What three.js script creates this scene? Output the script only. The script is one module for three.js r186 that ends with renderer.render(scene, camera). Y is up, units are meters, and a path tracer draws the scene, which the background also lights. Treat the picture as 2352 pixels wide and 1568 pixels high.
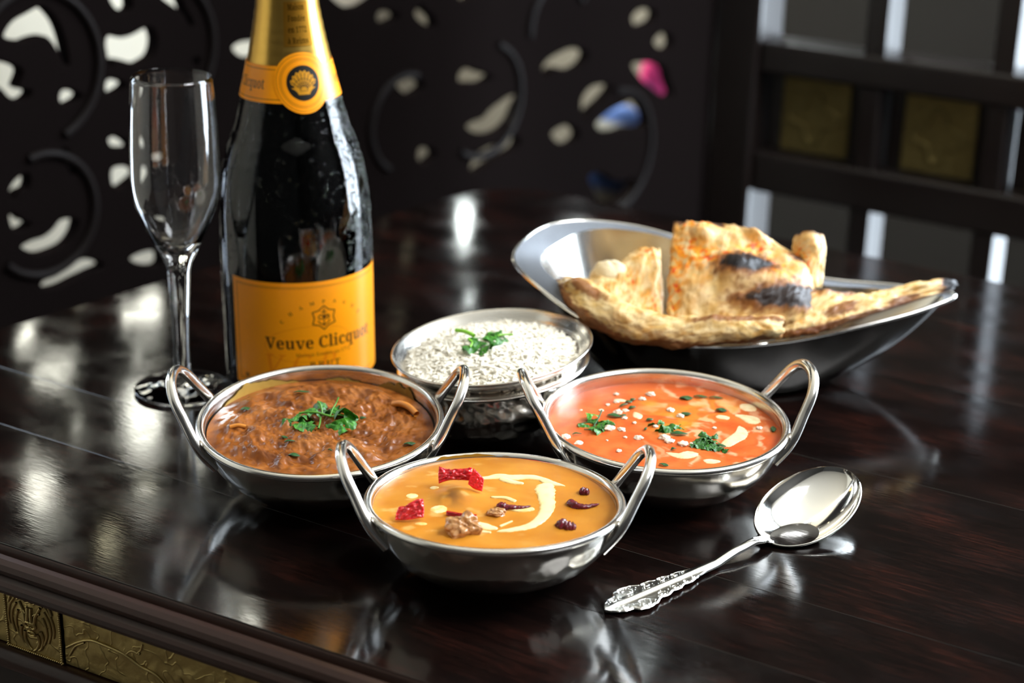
import * as THREE from 'three';
import { mergeGeometries, mergeVertices, toCreasedNormals } from 'three/addons/utils/BufferGeometryUtils.js';
import { RoundedBoxGeometry } from 'three/addons/geometries/RoundedBoxGeometry.js';
import { RectAreaLightUniformsLib } from 'three/addons/lights/RectAreaLightUniformsLib.js';
import { createNoise2D, createNoise3D } from 'simplex-noise';

// ------------------------------------------------------------ camera, light, exposure
const scene = new THREE.Scene();
const T = 0.76;                                   // height of the table top
const camera = new THREE.PerspectiveCamera(22.734, 2352 / 1568, 0.05, 30);
camera.position.set(0, T + 0.377, 0);
{
  const p = THREE.MathUtils.degToRad(20.5), r = THREE.MathUtils.degToRad(1.3);
  const fw = new THREE.Vector3(0, -Math.sin(p), -Math.cos(p)), right = new THREE.Vector3(1, 0, 0);
  camera.up.copy(new THREE.Vector3().crossVectors(right, fw)).multiplyScalar(Math.cos(r)).addScaledVector(right, -Math.sin(r));
  camera.lookAt(camera.position.clone().add(fw));
}
camera.focus = 0.815;
camera.userData.fStop = 6;
scene.background = new THREE.Color(0.80, 0.90, 1.0);
scene.backgroundIntensity = 5;
scene.environment = null;
const renderer = new THREE.WebGLRenderer({ antialias: true });
renderer.toneMapping = THREE.LinearToneMapping;
renderer.toneMappingExposure = 1.05;
renderer.shadowMap.enabled = true;
RectAreaLightUniformsLib.init();

// the room is squared to the table: X runs along the planks, Z towards the front edge
const AX = THREE.MathUtils.degToRad(31), CX = Math.cos(AX), SX = Math.sin(AX), OX = -0.241, OZ = -0.7203;
const W = (x, y, z) => new THREE.Vector3(OX + x * CX - z * SX, y, OZ + x * SX + z * CX);   // room point to world
const LIGHTS = [
  // x, y, z of the window's middle, what it faces, width, height, colour, radiance
  { at: [1.325, 1.235, -1.88], to: [1.325, 1.235, 0], w: 1.51, h: 2.27, color: [0.76, 0.88, 1.0], power: 22 },
  { at: [1.75, 2.49, -0.55], to: [1.75, 0, -0.55], w: 1.1, h: 0.9, color: [0.94, 0.97, 1.0], power: 21 },  // added skylight, a made-up source that brightens the rice and curries
  { at: [-0.72, 1.55, -1.88], to: [-0.72, 1.55, 0], w: 0.62, h: 1.1, color: [0.92, 1.0, 0.97], power: 17 },
  { at: [-1.13, 1.6, -1.2], to: [0, 1.6, -1.2], w: 1.1, h: 1.2, color: [1.0, 0.91, 0.60], power: 6.5 },
  { at: [-1.13, 1.1, -0.38], to: [0, 1.1, -0.38], w: 0.3, h: 1.9, color: [0.66, 0.82, 1.0], power: 8 },
];
for (const l of LIGHTS) {
  const light = new THREE.RectAreaLight(new THREE.Color().setRGB(...l.color), l.power, l.w, l.h);
  light.position.copy(W(...l.at)); light.lookAt(W(...l.to)); light.name = 'window_and_added_daylight';
  scene.add(light);
}

// ------------------------------------------------------------ helpers
let seedN = 7;
const rand = () => { seedN = (seedN + 0x6d2b79f5) | 0; let t = Math.imul(seedN ^ (seedN >>> 15), 1 | seedN); t = (t + Math.imul(t ^ (t >>> 7), 61 | t)) ^ t; return ((t ^ (t >>> 14)) >>> 0) / 4294967296; };
const rr = (a, b) => a + (b - a) * rand();
const n2 = createNoise2D(rand), n3 = createNoise3D(rand);
const fbm = (x, y, o = 4) => { let s = 0, a = 0.5; for (let i = 0; i < o; i++) { s += a * n2(x, y); x = x * 2.03 + 11.3; y = y * 2.03 - 7.1; a *= 0.5; } return s; };
const fbm3 = (x, y, z, o = 4) => { let s = 0, a = 0.5; for (let i = 0; i < o; i++) { s += a * n3(x, y, z); x = x * 2.03 + 11.3; y = y * 2.03 - 7.1; z = z * 2.03 + 3.7; a *= 0.5; } return s; };
const clamp = (x, a = 0, b = 1) => Math.min(b, Math.max(a, x));
const smooth = (a, b, x) => { const t = clamp((x - a) / (b - a)); return t * t * (3 - 2 * t); };
const mix = (a, b, t) => a + (b - a) * t;
const mix3 = (a, b, t) => [mix(a[0], b[0], t), mix(a[1], b[1], t), mix(a[2], b[2], t)];
const V = (x, y, z) => new THREE.Vector3(x, y, z);
const pts = (s) => s.trim().split(/\s+/).map((t) => t.split(',').map(Number));
const names = {};
function numbered(name) { const k = names[name] = (names[name] ?? -1) + 1; return k ? `${name}_${String(k).padStart(3, '0')}` : name; }
function thing(name, label, category, [x, y, z] = [0, 0, 0], turn = 0, group) {
  const o = new THREE.Group(); o.name = numbered(name); scene.add(o);
  o.position.set(x, y, z); o.rotation.y = turn; o.userData = { label, category };
  if (group) o.userData.group = group;
  return o;
}
function part(name, geometry, material, parent, label) {
  const m = new THREE.Mesh(geometry, material); m.name = numbered(name); parent.add(m);
  if (label) m.userData.label = label;
  return m;
}
function struct(name, geometry, material, parent = scene) {
  const m = new THREE.Mesh(geometry, material); m.name = name; parent.add(m); m.userData.kind = 'structure';
  return m;
}
function moved(g, x, y, z, ry = 0, rx = 0, rz = 0) { g.rotateX(rx); g.rotateZ(rz); g.rotateY(ry); g.translate(x, y, z); return g; }
const plain = (g) => { const h = g.index ? g.toNonIndexed() : g; for (const k of Object.keys(h.attributes)) if (!['position', 'normal', 'uv'].includes(k)) h.deleteAttribute(k); return h; };
const joined = (list) => mergeGeometries(list.map(plain));
const box = (w, h, d, r = 0.002) => new RoundedBoxGeometry(w, h, d, 2, Math.min(r, w / 2.1, h / 2.1, d / 2.1));
const lathe = (list, seg = 96) => new THREE.LatheGeometry(list.map(([r, y]) => new THREE.Vector2(r, y)), seg);
const curve = (list, closed = false) => new THREE.CatmullRomCurve3(list.map((p) => V(...p)), closed, 'centripetal');
const tube = (list, r, n = 40, k = 10, closed = false) => new THREE.TubeGeometry(curve(list, closed), n, r, k, closed);
// profile smoothed through its points
function profile(list, n = 60) {
  const c = new THREE.SplineCurve(list.map(([r, y]) => new THREE.Vector2(r, y)));
  return c.getPoints(n).map((p) => [Math.max(p.x, 0), p.y]);
}
// grid mesh from a function (u, v) -> { p, c }
function gridMesh(nu, nv, f, { wrapU = false } = {}) {
  const pos = [], col = [], uv = [], idx = []; let colored = false;
  for (let j = 0; j <= nv; j++) for (let i = 0; i <= nu; i++) {
    const q = f(i / nu, j / nv); pos.push(q.p[0], q.p[1], q.p[2]); uv.push(...(q.uv ?? [i / nu, j / nv]));
    if (q.c) { colored = true; col.push(...q.c); }
  }
  for (let j = 0; j < nv; j++) for (let i = 0; i < nu; i++) {
    const a = j * (nu + 1) + i, b = a + 1, c = a + nu + 1, d = c + 1; idx.push(a, b, d, a, d, c);
  }
  const g = new THREE.BufferGeometry();
  g.setAttribute('position', new THREE.Float32BufferAttribute(pos, 3));
  g.setAttribute('uv', new THREE.Float32BufferAttribute(uv, 2));
  if (colored) g.setAttribute('color', new THREE.Float32BufferAttribute(col, 3));
  g.setIndex(idx); g.computeVertexNormals();
  if (wrapU) {                                    // the seam's two rows share their normals
    const n = g.attributes.normal;
    for (let j = 0; j <= nv; j++) {
      const a = j * (nu + 1), b = a + nu, s = V(n.getX(a) + n.getX(b), n.getY(a) + n.getY(b), n.getZ(a) + n.getZ(b)).normalize();
      n.setXYZ(a, s.x, s.y, s.z); n.setXYZ(b, s.x, s.y, s.z);
    }
  }
  return g;
}
// disc of rings: f(x, z) -> [height, colour]
function disc(R, nr, nt, f, rimNoise = () => 1) {
  return gridMesh(nt, nr, (u, v) => {
    const a = -u * Math.PI * 2, r = R * Math.pow(v, 0.85) * mix(1, rimNoise(a), smooth(0.8, 1, v)), x = r * Math.cos(a), z = r * Math.sin(a), [y, c] = f(x, z, v);
    return { p: [x, y, z], c, uv: [x, z] };
  }, { wrapU: true });
}
// smooth surface through a net of control points
const cr = (a, b, c, d, t) => 0.5 * (2 * b + (c - a) * t + (2 * a - 5 * b + 4 * c - d) * t * t + (3 * b - a - 3 * c + d) * t * t * t);
function net(rows) {
  const nr = rows.length, nc = rows[0].length, at = (i, j, k) => {
    const I = clamp(i, 0, nr - 1), J = clamp(j, 0, nc - 1); let p = rows[I][J][k];
    if (i < 0) p = 2 * p - rows[1][J][k]; else if (i > nr - 1) p = 2 * p - rows[nr - 2][J][k];
    if (j < 0) p = 2 * p - rows[I][1][k]; else if (j > nc - 1) p = 2 * p - rows[I][nc - 2][k];
    return p;
  };
  return (u, v) => {
    const x = u * (nc - 1), y = v * (nr - 1), j = Math.min(Math.floor(x), nc - 2), i = Math.min(Math.floor(y), nr - 2), s = x - j, t = y - i;
    return [0, 1, 2].map((k) => cr(...[-1, 0, 1, 2].map((m) => cr(at(i + m, j - 1, k), at(i + m, j, k), at(i + m, j + 1, k), at(i + m, j + 2, k), s)), t));
  };
}
// slab with rounded edges laid along such a surface; bump(u, v) lifts the upper side, color(u, v, side) paints it
function sheet(rows, { nu = 60, nv = 40, thick = 0.005, bump = () => 0, color = null, warp = null, soft = 14 } = {}) {
  const S = net(rows), e = 1e-3;
  const point = (u, v) => { const [a, b] = warp ? warp(u, v) : [u, v]; return V(...S(a, b)); };
  const side = (sgn) => gridMesh(nu, nv, (u, v) => {
    const p = point(u, v), du = point(Math.min(u + e, 1), v).sub(point(Math.max(u - e, 0), v)), dv = point(u, Math.min(v + e, 1)).sub(point(u, Math.max(v - e, 0)));
    const n = du.cross(dv).normalize(), m = Math.max(Math.abs(2 * u - 1), Math.abs(2 * v - 1)), half = thick / 2 * Math.sqrt(Math.max(0, 1 - Math.pow(m, soft)));
    const k = Math.sqrt(Math.max(0, 1 - Math.pow(m, soft)));
    p.addScaledVector(n, sgn > 0 ? half + bump(u, v) * k : -half + 0.4 * bump(u, v) * k);
    return { p: [p.x, p.y, p.z], c: color ? color(u, v, sgn) : undefined };
  });
  const a = side(1), b = side(-1), ix = b.index.array;
  for (let i = 0; i < ix.length; i += 3) { const t = ix[i]; ix[i] = ix[i + 1]; ix[i + 1] = t; }
  b.computeVertexNormals();
  const g = mergeVertices(mergeGeometries([stripNormals(a), stripNormals(b)]), 1e-6); g.computeVertexNormals();
  return g;
}
const stripNormals = (g) => { g.deleteAttribute('normal'); g.deleteAttribute('uv'); return g; };

// ------------------------------------------------------------ textures
function dataMap(w, h, f, srgb = false) {
  const d = new Uint8Array(w * h * 4);
  for (let y = 0; y < h; y++) for (let x = 0; x < w; x++) { const c = f(x / w, y / h), k = (y * w + x) * 4; d[k] = clamp(c[0]) * 255; d[k + 1] = clamp(c[1]) * 255; d[k + 2] = clamp(c[2]) * 255; d[k + 3] = 255; }
  const t = new THREE.DataTexture(d, w, h); t.wrapS = t.wrapT = THREE.RepeatWrapping; t.magFilter = THREE.LinearFilter; t.minFilter = THREE.LinearFilter;
  if (srgb) t.colorSpace = THREE.SRGBColorSpace;
  t.needsUpdate = true; return t;
}
// noise that repeats: walked on two circles would need 4D; blend across the seam instead
const tiled = (f) => (x, y) => { const a = smooth(0.85, 1, x), b = smooth(0.85, 1, y); return mix(mix(f(x, y), f(x - 1, y), a), mix(f(x, y - 1), f(x - 1, y - 1), a), b); };
const grain = tiled((x, y) => fbm(x * 9 + 3, y * 90, 4)), blotch = tiled((x, y) => fbm(x * 4 + 20, y * 5, 5)), fine = tiled((x, y) => fbm(x * 40 + 9, y * 260, 3)), haze = tiled((x, y) => fbm(x * 7 - 31, y * 7, 4));
const woodColor = dataMap(1024, 1024, (x, y) => {
  const g = grain(x, y) + 0.6 * fine(x, y), b = blotch(x, y), k = clamp(0.42 + 0.6 * b + 0.45 * g);
  return mix3([0.036, 0.020, 0.018], [0.175, 0.076, 0.053], k * k);
}, true);
const woodRough = dataMap(1024, 1024, (x, y) => { const h = haze(x, y), k = 0.095 + 0.095 * clamp(h + 0.25) + 0.03 * fine(x, y); return [k, k, k]; });
const woodBump = dataMap(1024, 1024, (x, y) => { const k = 0.5 + 0.28 * fine(x, y) + 0.16 * grain(x, y); return [k, k, k]; });
for (const t of [woodColor, woodRough, woodBump]) t.repeat.set(2.2, 3.2);
const brassBump = dataMap(512, 512, (() => { const a = tiled((x, y) => fbm(x * 9, y * 9, 5)), b = tiled((x, y) => Math.abs(fbm(x * 3 + 5, y * 3, 3))); return (x, y) => { const k = 0.5 + 0.3 * a(x, y) + 0.5 * smooth(0.05, 0, b(x, y)); return [k, k, k]; }; })());
const smudge = dataMap(512, 512, (() => { const a = tiled((x, y) => fbm(x * 6, y * 6, 5)); return (x, y) => { const k = 0.2 + 0.22 * clamp(a(x, y) + 0.35); return [k, k, k]; }; })());

// ------------------------------------------------------------ materials
const std = (o) => new THREE.MeshStandardMaterial(o), phys = (o) => new THREE.MeshPhysicalMaterial(o), rgb = (r, g, b) => new THREE.Color().setRGB(r, g, b);
const M = {
  wood: phys({ map: woodColor, roughnessMap: woodRough, roughness: 1, bumpMap: woodBump, bumpScale: 0.00003, ior: 1.52 }),
  moulding: phys({ color: rgb(0.026, 0.0105, 0.0066), specularIntensity: 0.6, roughness: 0.34 }),
  darkWood: phys({ color: rgb(0.012, 0.008, 0.007), roughness: 0.28 }),
  matteWood: phys({ color: rgb(0.005, 0.0036, 0.0034), roughness: 0.7, specularIntensity: 0 }),
  scrollWood: phys({ color: rgb(0.008, 0.006, 0.0055), roughness: 0.4, specularIntensity: 0.1 }),
  groove: std({ color: rgb(0.004, 0.003, 0.003), roughness: 0.6 }),
  steel: std({ color: rgb(0.72, 0.69, 0.64), metalness: 1, roughness: 0.9, roughnessMap: smudge }),
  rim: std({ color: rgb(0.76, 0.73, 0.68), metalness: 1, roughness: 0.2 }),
  hammered: std({ color: rgb(0.43, 0.40, 0.355), metalness: 1, roughness: 0.2 }),
  silver: std({ color: rgb(0.86, 0.83, 0.77), metalness: 1, roughness: 0.09 }),
  shadedSteel: phys({ color: rgb(0.07, 0.066, 0.062), metalness: 1, roughness: 0.16, specularIntensity: 0.3 }),  // near-black colour paints in the dark reflections under the bread dish
  cutlery: std({ color: rgb(0.66, 0.645, 0.60), metalness: 1, roughness: 0.2 }),
  brass: std({ color: rgb(0.36, 0.27, 0.10), metalness: 1, roughness: 0.42, bumpMap: brassBump, bumpScale: 0.0005 }),
  brassRelief: std({ color: rgb(0.42, 0.32, 0.13), metalness: 1, roughness: 0.36 }),
  dullBrass: std({ color: rgb(0.22, 0.17, 0.06), metalness: 0.85, roughness: 0.5, bumpMap: brassBump, bumpScale: 0.001 }),
  cream: std({ color: rgb(0.78, 0.73, 0.62), roughness: 0.9 }),
  plaster: std({ color: rgb(0.36, 0.335, 0.28), roughness: 0.9 }),
  ceiling: std({ color: rgb(0.50, 0.45, 0.38), roughness: 0.95 }),
  darkWall: std({ color: rgb(0.012, 0.0105, 0.009), roughness: 0.9 }),
  floor: std({ color: rgb(0.06, 0.04, 0.03), roughness: 0.5 }),
  pane: phys({ color: 0xffffff, transmission: 1, thickness: 0, roughness: 0.02, ior: 1.5 }),
  glass: phys({ color: 0xffffff, transmission: 1, thickness: 0.002, roughness: 0.0, ior: 1.5 }),
  bottle: phys({ color: 0xffffff, transmission: 1, thickness: 0.08, roughness: 0.04, ior: 1.5, attenuationColor: rgb(0.10, 0.32, 0.04), attenuationDistance: 0.005 }),
  droplet: phys({ color: 0xffffff, transmission: 1, thickness: 0.001, roughness: 0.0, ior: 1.33 }),
};

// ------------------------------------------------------------ the room
function roomBox(name, x0, x1, y0, y1, z0, z1, m) {
  const o = struct(name, new THREE.BoxGeometry(x1 - x0, y1 - y0, z1 - z0), m);
  o.position.copy(W((x0 + x1) / 2, (y0 + y1) / 2, (z0 + z1) / 2)); o.rotation.y = -AX; return o;
}
function wallWith(name, len, high, openings, m, x, z, turn) {   // openings [from, to, sill, head]; the wall's inner face lies on its local z = 0
  const s = new THREE.Shape([new THREE.Vector2(0, 0), new THREE.Vector2(len, 0), new THREE.Vector2(len, high), new THREE.Vector2(0, high)]);
  for (const [a, b, c, d] of openings) s.holes.push(new THREE.Path([new THREE.Vector2(a, c), new THREE.Vector2(a, d), new THREE.Vector2(b, d), new THREE.Vector2(b, c)]));
  const g = new THREE.ExtrudeGeometry(s, { depth: 0.14, bevelEnabled: false }); g.translate(0, 0, -0.14);
  const o = struct(name, g, m); o.position.copy(W(x, 0, z)); o.rotation.y = -AX + turn; return o;
}
let windowN = 0;
function windowIn(x, z, turn, a, b, c, d, cols, rows) {
  const g = new THREE.Group(); g.name = `window_${++windowN}`; g.userData.kind = 'structure'; scene.add(g);
  g.position.copy(W(x, 0, z)); g.rotation.y = -AX + turn;
  const bars = [];
  for (const [w, h, px, py] of [[b - a, 0.04, (a + b) / 2, c + 0.02], [b - a, 0.04, (a + b) / 2, d - 0.02], [0.04, d - c, a + 0.02, (c + d) / 2], [0.04, d - c, b - 0.02, (c + d) / 2]]) bars.push(moved(new THREE.BoxGeometry(w, h, 0.07), px, py, 0.0));
  for (let i = 1; i < cols; i++) bars.push(moved(new THREE.BoxGeometry(0.03, d - c, 0.06), a + (b - a) * i / cols, (c + d) / 2, 0.005));
  for (let i = 1; i < rows; i++) bars.push(moved(new THREE.BoxGeometry(b - a, 0.03, 0.06), (a + b) / 2, c + (d - c) * i / rows, 0.005));
  part('window_frame', joined(bars), M.darkWood, g);
  for (let i = 0; i < cols; i++) for (let j = 0; j < rows; j++) {
    const w = (b - a) / cols, h = (d - c) / rows;
    part('pane', moved(new THREE.PlaneGeometry(w - 0.02, h - 0.02), a + w * (i + 0.5), c + h * (j + 0.5), -0.02), M.pane, g);
  }
}
const RX0 = -1.15, RX1 = 2.7, RZ0 = -1.9, RZ1 = 2.4, RH = 2.5;
// the skylight's glass lies on top of its opening; added to brighten food
const addedSkylight = () => { const p = struct('window_5', new THREE.BoxGeometry(1.16, 0.012, 0.96), M.pane); p.position.copy(W(1.75, RH + 0.127, -0.55)); p.rotation.y = -AX; };
addedSkylight();
roomBox('floor', RX0 - 0.2, RX1 + 0.2, -0.12, 0, RZ0 - 0.2, RZ1 + 0.2, M.floor);
{
  const w = RX1 - RX0 + 0.4, d = RZ1 - RZ0 + 0.4, s = new THREE.Shape([[0, 0], [w, 0], [w, d], [0, d]].map(([x, y]) => new THREE.Vector2(x, y))), a = 1.2 - RX0 + 0.2, b = RZ1 + 0.2 + 0.1;
  s.holes.push(new THREE.Path([[a, b], [a, b + 0.9], [a + 1.1, b + 0.9], [a + 1.1, b]].map(([x, y]) => new THREE.Vector2(x, y))));  // hole cut for the added skylight
  const g = new THREE.ExtrudeGeometry(s, { depth: 0.12, bevelEnabled: false }); g.rotateX(-Math.PI / 2);
  const o = struct('ceiling', g, M.ceiling); o.position.copy(W(RX0 - 0.2, RH, RZ1 + 0.2)); o.rotation.y = -AX;
}
wallWith('wall_back', RX1 - RX0 + 0.28 - 0.88, RH, [[0.96, 2.51, 0.08, 2.39]], M.darkWall, RX0 - 0.14 + 0.88, RZ0, 0);
wallWith('wall_back_left', 0.88, RH, [[0.26, 0.86, 1.0, 2.1]], M.plaster, RX0 - 0.14, RZ0, 0);
windowIn(RX0 - 0.14, RZ0, 0, 1.84, 3.39, 0.08, 2.39, 3, 3);
windowIn(RX0 - 0.14, RZ0, 0, 0.26, 0.88, 1.0, 2.1, 1, 2);
wallWith('wall_left', RZ1 - RZ0, RH, [[RZ1 - RZ0 - 1.25, RZ1 - RZ0 - 0.15, 1.0, 2.2], [RZ1 + 0.22, RZ1 + 0.54, 0.1, 2.1]], M.cream, RX0, RZ1, Math.PI / 2);
windowIn(RX0, RZ1, Math.PI / 2, RZ1 - RZ0 - 1.25, RZ1 - RZ0 - 0.15, 1.0, 2.2, 2, 2);
windowIn(RX0, RZ1, Math.PI / 2, RZ1 + 0.22, RZ1 + 0.54, 0.1, 2.1, 1, 3);
wallWith('wall_right', RZ1 - RZ0, RH, [], M.darkWall, RX1, RZ0, -Math.PI / 2);
wallWith('wall_front', RX1 - RX0 + 0.28, RH, [], M.darkWall, RX1 + 0.14, RZ1, Math.PI);

// ------------------------------------------------------------ the table
const TX = (z) => -0.252 + (0.0094 - z) * 0.1434;          // left edge of the top
const front = (x) => -0.0374 * x, back = (x) => -0.6938 + (x + 0.129) * 0.0559, XR = 1.12;
{
  const t = thing('wooden_table', 'dark glossy wooden table with moulded edge and embossed brass apron, carrying all the dishes', 'table', [OX, 0, OZ], -AX);
  const cuts = [null, -0.0993, -0.159, -0.31, -0.45, -0.57, null], th = 0.02, bv = 0.00025;
  for (let i = 0; i < 6; i++) {
    const za = (x) => (cuts[i] === null ? front(x) : cuts[i] - 0.00006), zb = (x) => (cuts[i + 1] === null ? back(x) : cuts[i + 1] + 0.00006);
    const s = new THREE.Shape();
    const lf = [TX(za(TX(0))), za(TX(0))], xb = TX(zb(-0.15));
    s.moveTo(lf[0], -lf[1]); s.lineTo(XR, -za(XR)); s.lineTo(XR, -zb(XR));
    if (i === 5) { s.lineTo(xb + 0.07, -zb(xb + 0.07)); s.quadraticCurveTo(xb, -zb(xb), TX(zb(xb) + 0.07), -(zb(xb) + 0.07)); } else s.lineTo(xb, -zb(xb));
    s.closePath();
    const g = new THREE.ExtrudeGeometry(s, { depth: th - 2 * bv, bevelEnabled: true, bevelSize: bv, bevelThickness: bv, bevelOffset: -bv, bevelSegments: 2 });
    g.rotateX(-Math.PI / 2); g.translate(0, T - th + bv, 0);
    const uv = g.attributes.uv, du = rand(), dv = rand(); for (let k = 0; k < uv.count; k++) uv.setXY(k, uv.getX(k) + du, uv.getY(k) + dv);
    part('plank', g, M.wood, t);
  }
  part('core_board', (() => { const g = box(XR + 0.12, 0.012, 0.55); g.translate((XR - 0.12) / 2, T - 0.0255, -0.34); return g; })(), M.moulding, t);
  // moulded edge: a profile of [outward, down] carried along each side
  const prof = pts('-0.004,0 0,-0.0003 0.0008,-0.0014 0.0010,-0.0056 0.0024,-0.0062 0.0028,-0.0042 0.0046,-0.0030 0.0075,-0.0033 0.0097,-0.0050 0.0107,-0.0075 0.0100,-0.0098 0.0090,-0.0110 0.0100,-0.0120 0.0121,-0.0122 0.0134,-0.0137 0.0137,-0.0160 0.0126,-0.0182 0.006,-0.0188 -0.012,-0.0188');
  function edge(path, label) {                    // the path runs with the outside on its right
    const P = path.map(([x, z]) => new THREE.Vector2(x, z)), nrm = P.map((p, i) => {
      const d1 = i ? p.clone().sub(P[i - 1]).normalize() : null, d2 = i < P.length - 1 ? P[i + 1].clone().sub(p).normalize() : null;
      const a = d1 ?? d2, b = d2 ?? d1, n1 = new THREE.Vector2(a.y, -a.x), n2_ = new THREE.Vector2(b.y, -b.x), m = n1.clone().add(n2_).normalize();
      return m.divideScalar(Math.max(0.5, m.dot(n1)));
    });
    const g = gridMesh(prof.length - 1, P.length - 1, (u, v) => {
      const i = Math.round(v * (P.length - 1)), [o, y] = prof[Math.round(u * (prof.length - 1))];
      return { p: [P[i].x + nrm[i].x * o, T + y, P[i].y + nrm[i].y * o] };
    });
    part('edge_moulding', toCreasedNormals(g, 0.9), M.moulding, t, label);
  }
  const LF = [TX(0.009), 0.009], zb = (x) => back(x), corner = [];
  const xb = -0.153; for (let i = 0; i <= 10; i++) { const k = i / 10, a = [TX(zb(xb) + 0.07), zb(xb) + 0.07], b = [xb, zb(xb)], c = [xb + 0.07, zb(xb + 0.07)]; corner.push([0, 1].map((j) => (1 - k) * (1 - k) * a[j] + 2 * k * (1 - k) * b[j] + k * k * c[j])); }
  edge([[XR, front(XR)], LF]); edge([LF, ...corner]); edge([corner[10], [XR, back(XR)]]); edge([[XR, back(XR)], [XR, front(XR)]]);
  // apron and legs
  const fa = Math.atan(0.0374), yA = T - 0.0188;
  const board = (len, h) => box(len, h, 0.02, 0.001);
  const place = (g, x, y, z, ry) => moved(g, x, y, z, ry);
  part('apron', place(board(1.30, 0.085), 0.425, yA - 0.0425, front(0.425) - 0.013, fa), M.darkWood, t);
  part('apron', place(board(1.24, 0.085), 0.48, yA - 0.0425, back(0.48) + 0.02, -0.0559), M.darkWood, t);
  part('apron', place(board(0.62, 0.085), TX(-0.34) + 0.02, yA - 0.0425, -0.34, Math.PI / 2 - 0.142), M.darkWood, t);
  part('apron', place(board(0.56, 0.085), XR - 0.03, yA - 0.0425, -0.33, Math.PI / 2), M.darkWood, t);
  part('apron_bead', place(box(1.32, 0.012, 0.026, 0.005), 0.425, yA - 0.042, front(0.425) - 0.006, fa), M.moulding, t);
  for (const [x, z] of [[-0.2, -0.045], [-0.11, -0.62], [1.06, -0.09], [1.06, -0.58]]) part('leg', moved(lathe(profile([[0.0, 0], [0.022, 0], [0.026, 0.05], [0.02, 0.1], [0.024, 0.35], [0.03, 0.5], [0.022, 0.6], [0.03, 0.655], [0, 0.655]], 40), 24), x, 0, z), M.darkWood, t);
  // the brass band on the front apron
  const band = part('brass_strip', gridMesh(400, 14, (u, v) => {
    const x = mix(0.0372, 1.0, u), y = yA - 0.0008 - 0.0345 * (1 - v), k = Math.sin(v * Math.PI);
    return { p: [x, y, front(x) + 0.0005 + 0.0007 * k * fbm(x * 40, y * 60, 3)], uv: [x * 12, y * 12] };
  }), M.brass, t, 'embossed brass strip let into the apron');
  const vine = (list, r) => part('vine_relief', tube(list.map(([x, y]) => [x, yA + y, front(x) + 0.0006]), r, 50, 6), M.brassRelief, band);
  vine(pts('0.0385,-0.026 0.046,-0.021 0.054,-0.0175 0.064,-0.0175 0.074,-0.0185 0.084,-0.022 0.0925,-0.0235 0.099,-0.0285 0.105,-0.034'), 0.0008);
  vine(pts('0.040,-0.030 0.044,-0.024 0.050,-0.020'), 0.0006); vine(pts('0.086,-0.010 0.0845,-0.0135 0.082,-0.016'), 0.0005);
  vine(pts('0.107,-0.021 0.112,-0.027 0.121,-0.030 0.132,-0.0285 0.145,-0.031 0.16,-0.033'), 0.0008);
  vine(pts('0.075,-0.019 0.079,-0.0155 0.084,-0.0155'), 0.0005);
  for (const [x, w] of [[-0.13, 0.24]]) part('brass_strip', gridMesh(120, 10, (u, v) => { const X = mix(x - w / 2, x + w / 2 + 0.009, u); return { p: [X, yA - 0.0008 - 0.0345 * (1 - v), front(X) + 0.0004], uv: [X * 12, v * 0.4] }; }), M.brass, t);
  // lion tile: u to the right, v up, 0..1
  const x0 = 0.0006, S = 0.0355, tile = part('lion_tile', gridMesh(24, 24, (u, v) => { const x = x0 + u * S; return { p: [x, yA - 0.0005 - S * (1 - v), front(x) + 0.0012 + 0.0012 * Math.exp(-((u - 0.47) ** 2) / 0.02 - ((v - 0.52) ** 2) / 0.05)], uv: [u * 0.4, v * 0.4] }; }), M.brass, t, 'square brass tile embossed with a lion mask');
  const line = (txt, r = 0.0006) => { for (const mirror of [0, 1]) { const q = pts(txt).map(([u, v]) => [mirror ? 0.94 - u : u, v]); part('mane_relief', tube(q.map(([u, v]) => { const x = x0 + u * S; return [x, yA - 0.0005 - S * (1 - v), front(x) + 0.0014 + 0.0012 * Math.exp(-((u - 0.47) ** 2) / 0.02 - ((v - 0.52) ** 2) / 0.05)]; }), r, 20, 6), M.brassRelief, tile); } };
  line('0.47,0.80 0.40,0.78 0.33,0.83 0.24,0.78'); line('0.28,0.76 0.33,0.68 0.37,0.60 0.39,0.50', 0.0008); line('0.30,0.66 0.36,0.65 0.40,0.62');
  line('0.44,0.72 0.44,0.60 0.43,0.52', 0.0008); line('0.47,0.50 0.40,0.49 0.38,0.44 0.42,0.41 0.47,0.43', 0.0008); line('0.47,0.36 0.42,0.35 0.41,0.31 0.47,0.29');
  line('0.40,0.90 0.26,0.90 0.14,0.82 0.08,0.70', 0.0007); line('0.20,0.80 0.10,0.66 0.06,0.48 0.08,0.36'); line('0.22,0.72 0.14,0.58 0.12,0.42 0.17,0.26'); line('0.25,0.62 0.20,0.48 0.20,0.34 0.26,0.20');
  line('0.30,0.40 0.27,0.28 0.31,0.14 0.36,0.09', 0.0008); line('0.36,0.34 0.34,0.22 0.40,0.10 0.45,0.06', 0.0008);
  const rope = []; for (let i = 0; i < 30; i++) for (const [a, b, c, d] of [[i / 29, 0.015, 0, 1], [i / 29, 0.985, 0, 1], [0.985, i / 29, 1, 0], [0.015, i / 29, 1, 0]]) { const x = x0 + a * S, g = new THREE.SphereGeometry(0.00075, 6, 5); g.translate(x, yA - 0.0005 - S * (1 - b), front(x) + 0.0014); rope.push(g); }
  part('rope_border', joined(rope), M.brassRelief, tile);
}

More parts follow.
